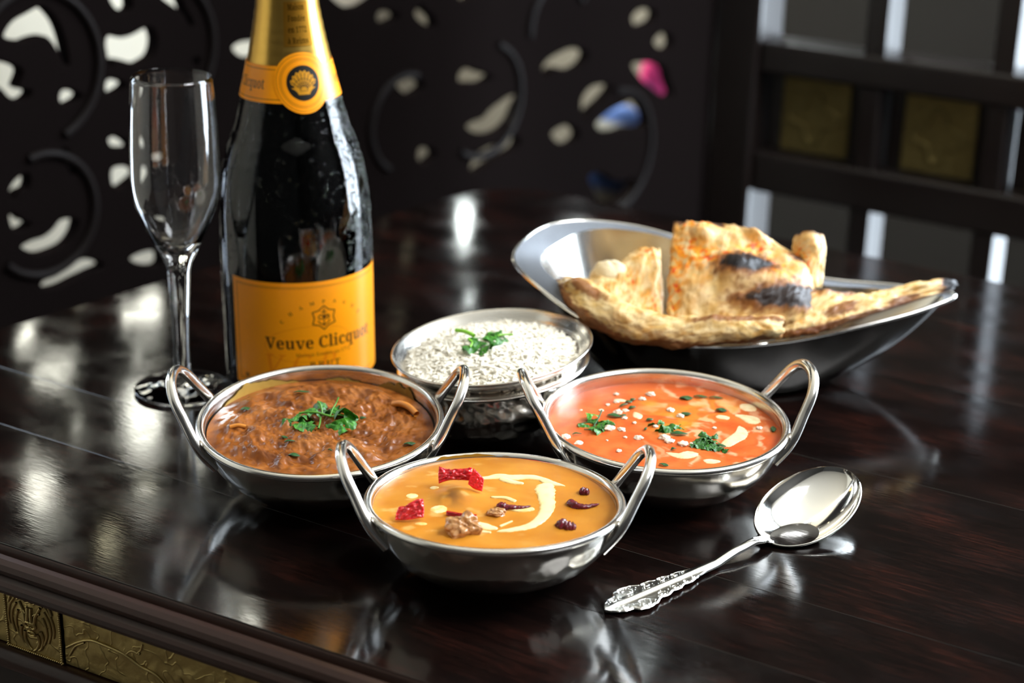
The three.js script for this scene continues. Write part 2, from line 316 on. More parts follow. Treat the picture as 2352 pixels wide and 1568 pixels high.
// ------------------------------------------------------------ the carved bench behind the table
const OPENINGS = [
  '147,137 155,147 168,152 183,156 188,153 196,144 201,133 204,118 204,107 199,107 197,113 192,124 186,131 179,132 170,131 166,130 153,133',
  '137,122 147,118 157,114 162,109 160,103 157,97 167,94 168,90 162,86 156,86 148,90 143,96 136,104',
  '193,84 196,89 205,88 215,82 213,79 202,76 195,77',
  '237,85 240,91 251,89 260,84 255,80 244,78 238,80',
  '240,119 242,125 246,126 255,123 264,123 272,125 283,128 287,127 291,121 292,115 290,107 286,102 281,100 273,98 264,100 253,104 248,104 245,100 241,101 241,110',
  '246,158 250,148 256,143 261,141 267,143 269,147 266,156',
  '296,152 317,149 324,137 331,124 329,121 325,124 320,132 313,139 304,145',
  '327,93 328,96 332,97 336,95 335,89 331,87',
  '372,99 377,102 390,103 405,100 408,92 403,86 385,88 375,94',
  '140,14 141,20 148,27 158,30 161,25 159,17 151,15 144,10',
  '139,1 146,-2 151,-7 159,-11 154,-15 142,-14',
  '147,-28 155,-25 169,-24 178,-20 186,-14 203,-18 200,-28 191,-36 178,-39 164,-39 152,-33',
  '191,42 196,43 201,31 203,20 199,19 195,29',
  '164,-61 179,-59 193,-53 205,-51 212,-53 226,-62 212,-65 199,-67 182,-70 169,-69 162,-66',
  '237,43 244,44 257,37 261,31 243,34 238,38',
  '239,18 258,16 266,8 257,2 247,-1 239,2',
  '268,23 278,23 294,19 293,15 276,17',
  '251,-62 269,-59 285,-64 285,-75 270,-74',
  '549,103 552,109 564,109 579,104 581,100 572,97 556,96',
  '488,132 555,125 541,118 529,115 512,116 499,122',
  '575,38 590,46 602,41 617,30 610,25 595,23 581,30',
  '665,32 672,38 686,37 701,31 720,24 706,19 687,21 667,25',
  '799,14 802,25 829,34 857,35 880,26 873,16 850,11 820,17 810,10',
  '678,-21 685,-18 704,-16 714,-10 728,-5 748,0 769,-4 762,-13 752,-27 740,-34 724,-37 705,-35 686,-28',
  '605,-38 608,-31 617,-31 629,-35 635,-42 627,-47 616,-50 608,-45',
  '686,-62 695,-53 707,-49 729,-47 749,-42 766,-49 763,-57 750,-61 729,-65 713,-69 695,-73 685,-70',
  '818,-53 836,-47 856,-50 870,-62 860,-70 834,-67',
  '870,-25 883,-13 909,-12 928,-18 913,-29 892,-38 877,-47',
  '958,55 971,63 1006,56 1003,47 984,43 965,44',
  '1003,22 1017,31 1040,24 1041,12 1024,10',
  '962,2 976,3 1029,-10 1039,-28 1049,-45 1038,-48 1001,-30 978,-15',
  '898,-56 919,-46 946,-41 969,-39 986,-48 1000,-69 991,-75 959,-71 932,-71 907,-65',
  '889,-115 899,-111 918,-116 942,-129 979,-134 977,-144 955,-157 932,-157 912,-148 898,-130',
  '236,177 258,178 285,209 281,232 273,247 258,247 240,234 234,209',
  '186,188 197,189 198,206 194,216 186,212',
  '134,218 149,221 167,237 170,257 160,269 139,261 133,239',
  '138,200 149,199 152,208 147,213 138,210',
  '241,276 258,275 273,292 271,299 255,295 245,285',
  '311,262 322,261 331,275 325,284 313,277',
  '202,299 225,302 233,326 222,343 204,332',
  '582,130 597,122 612,131 613,144 600,151 584,146',
  '601,101 613,90 632,84 631,93 619,102 610,109',
  '666,105 686,106 705,118 700,141 690,155 674,144',
  '562,191 587,189 603,207 597,219 571,215',
  '677,207 698,207 709,220 692,221'
];
OPENINGS.push('358,440 385,428 398,455 392,482 368,478', '430,480 462,478 470,512 452,530 432,512', '405,405 428,412 424,440 404,432', '296,352 312,335 325,352 312,372', '628,545 640,540 648,590 650,628 636,630 630,590', '912,630 935,632 962,690 985,750 970,765 940,705',
  '1045,795 1068,790 1078,830 1060,850 1044,825', '120,330 150,335 148,365 122,362', '60,30 85,20 92,55 70,80 56,65', '60,-60 90,-75 105,-45 80,-25 58,-35', '760,330 800,322 812,360 780,378', '560,330 600,318 610,350 575,372', '850,200 885,190 900,230 862,245', '950,300 990,290 1000,330 965,345', '480,290 520,280 530,318 492,330');
{
  const b = thing('carved_bench', 'dark carved bench whose openwork back of scrolls stands behind the left end of the table', 'bench', [-0.479, 0, -1.1556], THREE.MathUtils.degToRad(50.83));
  const s = new THREE.Shape([[0.03, -0.29], [1.135, -0.29], [1.135, 0.86], [0.03, 0.86]].map(([x, y]) => new THREE.Vector2(x, y)));
  const used = [];
  for (const o of OPENINGS) {
    const p = pts(o).map(([x, y]) => new THREE.Vector3(x / 1000, y / 1000, 0)), c = new THREE.CatmullRomCurve3(p, true, 'centripetal').getPoints(p.length * 4).slice(0, -1).map((q) => new THREE.Vector2(q.x, q.y));
    if (!THREE.ShapeUtils.isClockWise(c)) c.reverse();
    s.holes.push(new THREE.Path(c)); used.push([p.reduce((a, q) => a + q.x, 0) / p.length, p.reduce((a, q) => a + q.y, 0) / p.length]);
  }
  const g = new THREE.ExtrudeGeometry(s, { depth: 0.009, bevelEnabled: true, bevelSize: 0.002, bevelThickness: 0.0025, bevelOffset: -0.001, bevelSegments: 2, curveSegments: 4 });
  g.translate(0, T, -0.0115);
  part('openwork_back', g, M.matteWood, b);
  const arc = (x, y, r, a0, a1, w = 0.004) => { const q = []; for (let k = 0; k <= 24; k++) { const a = mix(a0, a1, k / 24), R = r * (1 - 0.12 * k / 24); q.push([x + R * Math.cos(a), T + y + R * Math.sin(a), 0.0008]); } part('carved_scroll', tube(q, w, 40, 6), M.scrollWood, b); };
  arc(0.172, 0.112, 0.062, -1.2, 2.6); arc(0.170, -0.004, 0.052, -2.4, 1.8); arc(0.290, 0.112, 0.062, -0.9, 1.9); arc(0.705, 0.005, 0.062, -2.2, 1.2); arc(0.935, -0.09, 0.075, -1.9, 1.6); arc(0.585, -0.005, 0.05, 1.2, 4.2); arc(0.46, 0.05, 0.055, 2.0, 4.8); arc(0.82, 0.06, 0.05, 0.5, 3.2);
  part('top_rail', moved(box(1.14, 0.05, 0.05, 0.012), 0.581, T + 0.885, -0.006), M.darkWood, b);
  part('bottom_rail', moved(box(1.14, 0.05, 0.045, 0.006), 0.581, T - 0.30, -0.006), M.darkWood, b);
  for (const x of [0.012, 1.15]) part('post', moved(box(0.045, T + 0.93, 0.05, 0.008), x, (T + 0.93) / 2, -0.006), M.darkWood, b);
  part('seat', moved(box(1.12, 0.035, 0.2, 0.008), 0.58, 0.43, 0.11), M.darkWood, b);
  for (const x of [0.05, 1.1]) part('leg', moved(box(0.04, 0.413, 0.04, 0.006), x, 0.2065, 0.18), M.darkWood, b);
}
// ------------------------------------------------------------ the lattice bench along the back
{
  const b = thing('lattice_bench', 'dark wooden bench back with a grid of square brass panels behind the bread dish', 'bench', [0.19135, 0, -1.65446], THREE.MathUtils.degToRad(-34.2));
  const n = 3, pitch = 0.12, end = 0.063 + n * pitch;
  part('post', moved(box(0.048, T + 0.30, 0.055, 0.006), 0.036, (T + 0.30) / 2, 0), M.darkWood, b);
  part('post', moved(box(0.048, T + 0.30, 0.055, 0.006), end + 0.004, (T + 0.30) / 2, 0), M.darkWood, b);
  for (let k = 1; k < n; k++) part('stile', moved(box(0.021, 0.56, 0.04, 0.003), 0.053 + k * pitch, T + 0.0, 0), M.darkWood, b);
  for (const [y, h] of [[0.071, 0.03], [-0.04, 0.04], [-0.26, 0.06], [0.28, 0.05]]) part('rail', moved(box(end - 0.06, h, 0.045, 0.004), (0.06 + end) / 2, T + y, 0), M.darkWood, b);
  for (let k = 0; k < n; k++) {
    const x = 0.113 + k * pitch + (k ? 0.003 : 0);
    part('panel', moved(box(0.1, 0.08, 0.014, 0.002), x, T + 0.018, -0.006), M.darkWood, b);
    const pl = part('brass_panel', moved(box(0.069, 0.072, 0.005, 0.0015), x + 0.001, T + 0.018, 0.0035), M.dullBrass, b, 'square brass panel');
    const q = []; for (let i = 0; i <= 40; i++) { const a = i / 40 * Math.PI * 2, r = 0.019 * (1 + 0.3 * Math.cos(4 * a)); q.push([x + r * Math.cos(a), T + 0.018 + r * Math.sin(a), 0.006]); }
    part('flower_relief', tube(q, 0.002, 60, 6, true), M.dullBrass, pl);
  }
  part('seat', moved(box(end, 0.035, 0.24, 0.006), end / 2 + 0.02, 0.43, 0.14), M.darkWood, b);
  for (const x of [0.05, end]) part('leg', moved(box(0.04, 0.413, 0.04, 0.005), x, 0.2065, 0.23), M.darkWood, b);
}
// ------------------------------------------------------------ cushions glimpsed through the carving
{
  const along = (s, y, off) => [-0.479 + 0.6316 * s - 0.7753 * off, y, -1.1556 - 0.7753 * s - 0.6316 * off];
  const turn = THREE.MathUtils.degToRad(50.83);
  const seat = thing('side_bench', 'low dark upholstered bench half hidden behind the carved back, under the cushions', 'bench', along(1.12, 0, 0.14), turn);
  part('seat_pad', moved(box(0.34, 0.06, 0.18, 0.02), 0, 0.48, 0), std({ color: rgb(0.02, 0.012, 0.012), roughness: 0.9 }), seat);
  part('plinth', moved(box(0.32, 0.45, 0.16, 0.01), 0, 0.225, 0), M.darkWood, seat);
  const cushion = (name, label, s, y, off, w, h, color) => {
    const o = thing(name, label, 'cushion', along(s, y, off), turn);
    const g = new THREE.SphereGeometry(1, 60, 44), p = g.attributes.position, col = [];
    for (let i = 0; i < p.count; i++) {
      const x = p.getX(i), yy = p.getY(i), z = p.getZ(i), m = Math.pow(Math.abs(x) ** 4 + Math.abs(yy) ** 4, 0.25) || 1, q = Math.hypot(x, yy) || 1, X = x / m * q, Y = yy / m * q;
      p.setXYZ(i, X * w / 2, h / 2 + Y * h / 2, z * 0.032); col.push(...color(s + X * w / 2, y - T + h / 2 + Y * h / 2));
    }
    g.setAttribute('color', new THREE.Float32BufferAttribute(col, 3)); g.computeVertexNormals();
    part('cushion_cover', g, std({ vertexColors: true, roughness: 0.9 }), o);
  };
  cushion('pink_cushion', 'pink cushion seen through the carved bench back, right of the blue one', 1.217, 0.64, 0.10, 0.17, 0.10, (x, y) => mix3([0.62, 0.03, 0.17], [0.55, 0.16, 0.42], smooth(0.2, 0.6, Math.sin(x * 60 + y * 40))));
  cushion('blue_cushion', 'blue and cream striped cushion seen through the carved bench back, left of the pink one', 1.06, 0.515, 0.10, 0.13, 0.165, (x, y) => { const c = y + 0.31 * x; return mix3([0.10, 0.20, 0.55], [0.75, 0.72, 0.58], Math.max(smooth(0.190, 0.197, c) * smooth(0.236, 0.228, c), smooth(0.150, 0.142, c))); });
}

// ------------------------------------------------------------ bowls
const LOW = (t) => pts(t).map(([r, y]) => [r, y * 0.783]);
const bowlOut = profile(LOW('0.020,0 0.0290,0.0020 0.0430,0.0092 0.0527,0.0215 0.0568,0.0330 0.0580,0.0415'), 40);
const bowlIn = profile(LOW('0.0565,0.0425 0.0555,0.0335 0.0512,0.0222 0.0412,0.0105 0.027,0.0038 0.0,0.002'), 40);
function hammer(g, amount, cell, seed) {            // shallow dents pressed into the outside
  const p = g.attributes.position, n = g.attributes.normal;
  const cells = []; const keep = seedN; seedN = seed; for (let i = 0; i < 340; i++) { const a = rr(0, Math.PI * 2), y = rr(-0.004, 0.046); cells.push([0.055 * Math.cos(a), y, 0.055 * Math.sin(a)]); } seedN = keep;
  for (let i = 0; i < p.count; i++) {
    const x = p.getX(i), y = p.getY(i), z = p.getZ(i), r = Math.hypot(x, z); if (r < 0.02) continue;
    const X = x / r * 0.055, Z = z / r * 0.055; let d = 1;
    for (const c of cells) { const e = (X - c[0]) ** 2 + (y - c[1]) ** 2 + (Z - c[2]) ** 2; if (e < d) d = e; }
    const k = -amount * Math.exp(-d / (cell * cell)); p.setXYZ(i, x + n.getX(i) * k, y + n.getY(i) * k, z + n.getZ(i) * k);
  }
  g.computeVertexNormals(); return g;
}
function curryBowl(label, [x, z], tiltX, tiltZ, turn, dents, seed, scale) {
  const o = thing('curry_bowl', label, 'bowl', [x + 0.036 * Math.sin(tiltZ), T + 0.0005, z - 0.036 * Math.sin(tiltX)]);
  const up = new THREE.Euler(tiltX, turn, tiltZ, 'XZY'); o.rotation.copy(up); o.scale.setScalar(scale);
  o.position.y += 0.030 * Math.sin(Math.abs(tiltX) + Math.abs(tiltZ)) * 0.9;
  part('outer_wall', hammer(lathe([[0, 0], ...bowlOut], 200), dents, 0.0045, seed), M.hammered, o);
  part('inner_wall', lathe(bowlIn, 120), M.steel, o);
  part('rim', lathe(profile(pts('0.0566,0.0322 0.0568,0.0345 0.0582,0.0360 0.0600,0.0358 0.0608,0.0344 0.0600,0.0328 0.0578,0.0318'), 30), 160), M.rim, o);
  for (const s of [1, -1]) {
    const half = '0.0482,0.0215,0.0262 0.0543,0.0285,0.0256 0.0580,0.0342,0.0244 0.0628,0.0432,0.0205 0.0678,0.0524,0.0158 0.0703,0.0574,0.0086', q = [...pts(half).map(([a, b, c]) => [a, b, -c]), [0.0709, 0.0588, 0], ...pts(half).reverse()];
    const k = q.map(([a, b, c]) => [s * a, b, c]);
    part('handle', tube(k, 0.0026, 90, 12), M.rim, o);
  }
  return o;
}
// centre of each rim in the photograph, and how the bowl leans
const BOWLS = { brown: [-0.0957, -0.7882], orange: [0.0791, -0.8001], yellow: [-0.0062, -0.7032] };
const rad = THREE.MathUtils.degToRad;
curryBowl('hammered steel two-handled bowl holding the brown curry, left of the three', BOWLS.brown, rad(4.2), rad(0.5), rad(2), 0.0003, 11, 1.026);
curryBowl('hammered steel two-handled bowl holding the orange curry, beside the spoon bowl', BOWLS.orange, rad(1.6), rad(-0.5), rad(9), 0.00016, 12, 1.048);
curryBowl('hammered steel two-handled bowl holding the yellow curry, nearest the table front', BOWLS.yellow, rad(-3.6), rad(0), rad(1), 0.0005, 13, 0.99);

// ------------------------------------------------------------ curries
const matte = (o) => phys({ vertexColors: true, roughness: 0.34, specularIntensity: 0.6, ...o });
const brownH = (x, z) => { const r = Math.hypot(x, z) / 0.055, e = smooth(1.0, 0.75, r); return 0.0030 * (1 - r * r) + e * (0.0040 * fbm(x * 42 + 5, z * 42, 3) + 0.0018 * (0.5 - Math.abs(fbm(x * 90, z * 90 + 4, 3))) + 0.0005 * fbm(x * 260, z * 260, 2)); };
{
  const tl = rad(3.5), o = thing('brown_curry', 'thick brown curry with a lumpy glossy surface, filling the left bowl', 'curry', [BOWLS.brown[0], T + 0.0330, BOWLS.brown[1]]);
  o.rotation.x = tl; o.scale.setScalar(1.03);
  part('sauce', disc(0.0553, 120, 240, (x, z) => {
    const a = fbm(x * 55 + 3, z * 55, 4), b = fbm(x * 18 - 5, z * 30 + 2, 3), c = fbm(x * 200, z * 200, 2), y = brownH(x, z);
    let k = mix3([0.165, 0.044, 0.006], [0.35, 0.105, 0.015], clamp(0.4 + 0.75 * a + 0.4 * b));
    k = mix3(k, [0.42, 0.16, 0.045], clamp(smooth(0.1, 0.5, b) * 0.4 + smooth(0.25, 0.6, a) * 0.25));
    k = mix3(k, [0.10, 0.026, 0.006], clamp(smooth(0.1, 0.45, c) * 0.35 + smooth(-0.15, -0.5, a) * 0.5));
    return [y, k];
  }), matte({ roughness: 0.27, specularIntensity: 0.55 }), o);
  // sauce dried on the wall above it
  const stain = (a0, a1, h, col) => part('sauce_stain', gridMesh(60, 8, (u, v) => {
    const a = mix(a0, a1, u), w = h * Math.sin(Math.PI * u) * (0.7 + 0.5 * fbm(u * 4 + a0, 2, 2)), y = -0.001 + Math.max(0.0005, w) * v, r = 0.0553 + y * 0.11 - 0.0004 * (1 - v) * (1 + fbm(u * 20, v * 6, 2)) * Math.sin(Math.PI * u);
    return { p: [r * Math.sin(a), y, -r * Math.cos(a)], c: mix3(col, [0.33, 0.22, 0.05], v * 0.6) };
  }), matte({ roughness: 0.35 }), o);
  stain(-1.25, -0.25, 0.0075, [0.40, 0.22, 0.04]); stain(0.42, 0.95, 0.0085, [0.20, 0.10, 0.015]); stain(-0.1, 0.3, 0.004, [0.28, 0.15, 0.03]);
}
const KS = 1.03;
const BT = (x, z, dy = 0) => { x *= KS; z *= KS; const c = Math.cos(rad(3.5)), s = Math.sin(rad(3.5)), y = brownH(x / KS, z / KS) * KS + dy; return [BOWLS.brown[0] + x, T + 0.0330 + y * c - z * s, BOWLS.brown[1] + y * s + z * c]; };
const orangeH = (x, z) => { const r = Math.hypot(x, z) / 0.056; return 0.0008 * (1 - r * r) + smooth(1, 0.8, r) * (0.0005 * fbm(x * 34, z * 34 + 9, 2) + 0.00006 * fbm(x * 240, z * 240, 2)); };
const CREAM = [0.80, 0.64, 0.38];
function pool(name, parent, outline, H, thick, color) { // a flat puddle with rounded rim lying on the sauce
  const c = new THREE.CatmullRomCurve3(outline.map(([x, z]) => V(x / 1000, 0, z / 1000)), true, 'centripetal').getPoints(90), mx = outline.reduce((a, p) => a + p[0], 0) / outline.length / 1000, mz = outline.reduce((a, p) => a + p[1], 0) / outline.length / 1000;
  return part(name, gridMesh(90, 10, (u, v) => {
    const q = c[Math.round(u * 90) % 90], w = 1 + 0.10 * fbm(q.x * 500, q.z * 500, 2), x = mx + (q.x - mx) * v * w, z = mz + (q.z - mz) * v * w;
    return { p: [x, H(x, z) + thick * Math.sqrt(1 - v * v) - 0.00012, z], c: mix3(color[0], color[1], clamp(0.35 + fbm(x * 150, z * 150, 3) + smooth(0.75, 1, v) * 0.35)) };
  }, { wrapU: true }), matte({ roughness: 0.33 }), parent);
}
{
  const o = thing('orange_curry', 'smooth orange curry with cream puddles, filling the right bowl', 'curry', [BOWLS.orange[0], T + 0.0325, BOWLS.orange[1]]);
  o.rotation.x = rad(1); o.scale.setScalar(1.03);
  const oil = pts('19.9,-21.7,10 1,-8.4,12 34.9,-27.8,12 8,-2,8 -6,-30,6');
  part('sauce', disc(0.0572, 110, 220, (x, z) => {
    const wx = x + 0.010 * fbm(x * 35, z * 35, 3), wz = z + 0.010 * fbm(x * 35 + 30, z * 35, 3), a = fbm(wx * 40, wz * 60 + 3, 4), c = fbm(x * 220, z * 220, 2);
    let k = mix3([0.54, 0.084, 0.012], [0.60, 0.15, 0.03], clamp(0.35 + 0.9 * a));
    k = mix3(k, [0.80, 0.42, 0.22], smooth(0.16, 0.42, fbm(wx * 60 + 8, wz * 42, 3)) * 0.8 * smooth(-0.015, 0.015, x + 0.004));
    for (const [ox, oz, or] of oil) k = mix3(k, [0.62, 0.25, 0.015], 0.75 * Math.exp(-((x * 1000 - ox) ** 2 + (z * 1000 - oz) ** 2) / or / or) * clamp(0.6 + a * 1.4));
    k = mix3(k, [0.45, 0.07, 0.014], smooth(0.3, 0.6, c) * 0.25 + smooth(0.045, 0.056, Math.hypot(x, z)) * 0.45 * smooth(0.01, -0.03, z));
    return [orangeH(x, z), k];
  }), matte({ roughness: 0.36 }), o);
  for (const t of ['36.5,-16.4 40.2,-18.4 48.4,-15.4 49.5,-10.2 46.6,-6.6 42.5,-7.3 39.5,-12.3', '37.9,-4.5 41.4,1.3 39.6,10.5 35.6,15.6 30.1,21.6 25.2,22.7 26.5,16.9 30.7,10.2 34.9,3.3', '-1.9,29.7 3.4,31 9.1,28.3 14.3,30.4 12.5,34.4 7,36.3 2.4,34.9', '15.6,37.4 19.8,35.6 24.3,37.7 21.4,40.1 16.7,40.4', '41.8,-31.8 46.9,-32 49.3,-27.8 48.4,-23.3 43.5,-22.1 40.4,-25.5', '28,-16 34,-14 33,-11 27,-12', '-24,-33 -20,-34 -16,-31 -21,-30', '-14,-17 -10,-13 -12,-8 -15,-11'])
    pool('cream_puddle', o, pts(t), orangeH, 0.0006, [CREAM, [0.76, 0.48, 0.24]]);
}
const OT = (x, z, dy = 0) => [BOWLS.orange[0] + x * KS, T + 0.0325 + orangeH(x, z) * KS + dy - z * Math.tan(rad(1)), BOWLS.orange[1] + z * KS];
const lump = (x, z, cx, cz, r, h) => h * Math.exp(-((x - cx) ** 2 + (z - cz) ** 2) / r / r);
const yellowH = (x, z) => { const r = Math.hypot(x, z) / 0.055; return 0.0006 * (1 - r * r) + 0.00015 * fbm(x * 60, z * 60, 2) + lump(x, z, -0.0165, -0.0085, 0.0085, 0.0042) + lump(x, z, -0.013, 0.0235, 0.005, 0.0015) + lump(x, z, 0.001, 0.009, 0.004, 0.0012); };
{
  const o = thing('yellow_curry', 'smooth yellow curry with a cream swirl, filling the front bowl', 'curry', [BOWLS.yellow[0], T + 0.0325, BOWLS.yellow[1]]); o.scale.setScalar(1.03);
  part('sauce', disc(0.0545, 110, 220, (x, z) => {
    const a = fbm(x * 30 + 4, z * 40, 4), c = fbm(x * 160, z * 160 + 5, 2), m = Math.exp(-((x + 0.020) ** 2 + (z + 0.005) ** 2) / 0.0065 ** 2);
    let k = mix3([0.46, 0.158, 0.008], [0.53, 0.215, 0.02], clamp(0.45 + a));
    k = mix3(k, [0.72, 0.48, 0.16], smooth(0.25, 0.55, fbm(x * 45 + 2, z * 90, 3)) * 0.4 * smooth(0.03, -0.02, x));
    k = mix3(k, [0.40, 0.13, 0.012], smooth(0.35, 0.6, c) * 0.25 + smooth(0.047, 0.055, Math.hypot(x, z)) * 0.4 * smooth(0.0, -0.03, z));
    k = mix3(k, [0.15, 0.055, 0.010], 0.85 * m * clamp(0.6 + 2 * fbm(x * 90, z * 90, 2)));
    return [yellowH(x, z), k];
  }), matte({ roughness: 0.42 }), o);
  const ribbon = (t, faint = 0) => {
    const q = pts(t), c = new THREE.CatmullRomCurve3(q.map(([x, z, w]) => V(x / 1000, w / 1000, z / 1000)), false, 'centripetal'), P = c.getPoints(70);
    part('cream_swirl', gridMesh(14, 70, (u, v) => {
      const i = Math.round(v * 70), p = P[i], d = P[Math.min(i + 1, 70)].clone().sub(P[Math.max(i - 1, 0)]).setY(0).normalize(), end = Math.sqrt(Math.max(0, 1 - Math.pow(Math.abs(2 * v - 1), 16)));
      const s = 2 * u - 1, w = Math.max(p.y, 0.0003) * 0.66 * end * (1 + 0.22 * fbm(p.x * 300 + s * 2, p.z * 300, 2)), x = p.x - d.z * s * w, z = p.z + d.x * s * w;
      return { p: [x, yellowH(x, z) + 0.0007 * Math.sqrt(Math.max(0, 1 - s * s)) * end - 0.0001, z], c: mix3([0.80, 0.64, 0.32], [0.70, 0.40, 0.09], clamp(faint + 0.6 * smooth(0.6, 1, Math.abs(s)) + 0.5 * fbm(x * 120, z * 120, 2))) };
    }), matte({ roughness: 0.3 }), o);
  };
  ribbon('-18,-27,1 -13.4,-27.8,1.6 -4.6,-29.9,2.6 1.5,-32.0,4.4 7.1,-31,4.6 15.3,-32.2,4.0 20.7,-30.5,3.6 24.8,-26.6,4 32.2,-23.1,0.9'); ribbon('2.3,-30.5,3.4 7.1,-26.2,3.2 12.9,-24.5,1.8');
  ribbon('26,-26.5,2.5 22.8,-21,7.2 23,-12,6.2 23.5,-1.2,5.4 21.1,9.3,4.4 16.5,17.5,3.6 9.4,21.8,3 1.1,24.6,1.6'); ribbon('-8,16.5,2.2 -3.4,20,4.4 1.6,22,1.6'); ribbon('-8.4,24.5,2.2 -1.1,25.8,1'); ribbon('2.4,19.6,1.2 8.1,14.3,0.4'); ribbon('-2.1,-8.9,1.4 4.6,-8.7,2.2 9.3,-5.2,2.2', 0.45); ribbon('6,2.6,1.2 12,3.4,2.6 17.6,1.2,2.4', 0.35);
  for (const [x, z, w, d] of pts('-18.3,-30.8,6.0,3.2 -37.4,-9.4,5.8,3.4 -24.8,4.3,8,4.4 -31.8,18.2,5.6,1.8 -27.8,-17.8,4.5,2.4')) { const q = []; for (let i = 0; i < 12; i++) { const a = i / 12 * Math.PI * 2; q.push([x + w / 2 * Math.cos(a), z + d * 0.8 * Math.sin(a)]); } pool('cream_drop', o, q, yellowH, 0.0005, [[0.80, 0.64, 0.32], [0.72, 0.42, 0.10]]); }
  const stain = (a0, a1, h) => part('sauce_stain', gridMesh(60, 8, (u, v) => {
    const a = mix(a0, a1, u), w = h * Math.sin(Math.PI * u) * (0.7 + 0.5 * fbm(u * 4 + a0, 2, 2)), y = -0.001 + Math.max(0.0005, w) * v, r = 0.0545 + y * 0.10 - 0.0003 * (1 - v) * Math.sin(Math.PI * u);
    return { p: [r * Math.sin(a), y, -r * Math.cos(a)], c: mix3([0.34, 0.15, 0.015], [0.30, 0.18, 0.02], v) };
  }), matte({ roughness: 0.35 }), o);
  stain(-0.85, 0.35, 0.004);
}
const YT = (x, z, dy = 0) => [BOWLS.yellow[0] + x * KS, T + 0.0325 + yellowH(x, z) * KS + dy, BOWLS.yellow[1] + z * KS];

// ------------------------------------------------------------ what lies on the curries
const jelly = phys({ vertexColors: true, roughness: 0.14, ior: 1.45, transmission: 0.25, thickness: 0 });
const redAt = (k) => mix3([0.42, 0.006, 0.010], [0.95, 0.03, 0.035], clamp(k));
function fruitStrip(name, label, group, at, rows, thick, wrinkle, tone) {
  const o = thing(name, label, 'fruit', at, 0, group), ph = rr(0, 50);
  part('flesh', sheet(rows.map((r) => r.map(([x, y, z]) => [x / 1000, y / 1000, z / 1000])), { nu: 44, nv: 30, thick: thick / 1000, soft: 8, bump: (u, v) => wrinkle / 1000 * fbm(u * 4 + ph, v * 4, 4), color: (u, v, s) => redAt(tone + 0.5 * fbm(u * 3 + ph, v * 3, 3) + 0.35 * smooth(0.7, 1, Math.max(Math.abs(2 * v - 1), Math.abs(2 * u - 1)))) }), jelly, o);
  return o;
}
fruitStrip('candied_fruit', 'large bright red candied fruit strip lying on the lump in the yellow curry', 'red fruit on the yellow curry', YT(-0.0185, -0.0165, 0.0012),
  [[[-7.5, 0.5, 1], [-2.5, 2.2, 0.8], [2.5, 2.4, 0.6], [8, 2.2, 0.8]], [[-7.8, 4.2, -0.6], [-2.5, 4.4, -0.4], [2.5, 4.6, -0.4], [8, 5, 0]], [[-7.6, 7.6, -3], [-2.5, 5.8, -3.4], [2.5, 6.4, -3.2], [8, 7.4, -2.8]]], 1.6, 1.3, 0.35);
fruitStrip('candied_fruit', 'upright folded bright red candied fruit flap, right end of the large red strip', 'red fruit on the yellow curry', YT(-0.0096, -0.0145, 0.0010),
  [[[-2.8, 2, 0.8], [0, 0.4, 2.4], [3.8, -0.4, 3.4]], [[-2.2, 5, 0], [1.0, 4.0, 1.4], [4.3, 2.4, 2.4]], [[-0.4, 9.4, -1], [2.2, 7.4, 0.2], [4.6, 5.0, 1.2]]], 2.0, 0.6, 0.95);
fruitStrip('candied_fruit', 'glossy dark red candied fruit strip at the left edge of the yellow curry', 'red fruit on the yellow curry', YT(-0.037, 0.0145, 0.0010),
  [[[-6.6, -0.6, 1.4], [-2, -0.4, 1.8], [3, 0.2, 1.2], [6.4, 0.6, 0.2]], [[-6, 2.6, 0.2], [-2, 2.8, 0.6], [2.6, 4.0, 0.2], [6.6, 4.4, -0.6]], [[-5, 3.6, -2], [-1.6, 5.0, -1.8], [2.4, 8.2, -1.8], [6.0, 8.6, -2.4]]], 2.4, 1.5, 0.45);
fruitStrip('candied_fruit', 'thin dark red fruit strip behind the meat chunk in the yellow curry', 'red fruit on the yellow curry', YT(-0.0145, 0.012, 0.0),
  [[[-7, 0.2, -2.6], [0, 0.4, 0], [7, 0.4, 2.2]], [[-7, 2.0, -3.0], [0, 2.2, -0.6], [7, 2.6, 1.2]]], 1.8, 0.7, 0.0);
const berryMat = phys({ vertexColors: true, roughness: 0.2 });
function berry(label, at, path, r0, r1) {
  const o = thing('dried_berry', label, 'fruit', at, 0, 'dark dried berries on the yellow curry'), c = curve(path.map(([x, z]) => [x / 1000, 0.0006, z / 1000])), ph = rr(0, 90);
  part('skin', gridMesh(20, 40, (u, v) => {
    const p = c.getPoint(v), d = c.getTangent(v), end = Math.sqrt(Math.max(0, 1 - Math.pow(Math.abs(2 * v - 1), 5))), r = mix(r0, r1, v) / 1000 * end, a = u * Math.PI * 2, w = 1 + 0.45 * fbm(v * 5 + ph, Math.sin(a) + ph, 3) + 0.25 * fbm(Math.cos(a) * 2 + ph, v * 9, 2);
    return { p: [p.x - d.z * Math.cos(a) * r * w, p.y + Math.sin(a) * r * w * 0.9, p.z + d.x * Math.cos(a) * r * w], c: mix3([0.055, 0.004, 0.008], [0.20, 0.012, 0.025], clamp(0.5 + fbm(v * 6 + ph, a, 2))) };
  }, { wrapU: true }), berryMat, o);
}
berry('dark dried berry with a long thin tail beside the cream swirl centre', YT(0.0065, 0.001), pts('-6,-0.6 -3,0.4 0,1.2 5,0.9 10,-1.2'), 2.6, 0.5);
berry('small round dark dried berry at the right of the yellow curry', YT(0.0405, -0.0165), pts('-2.4,-0.6 0,0 2.4,0.6'), 2.4, 2.0);
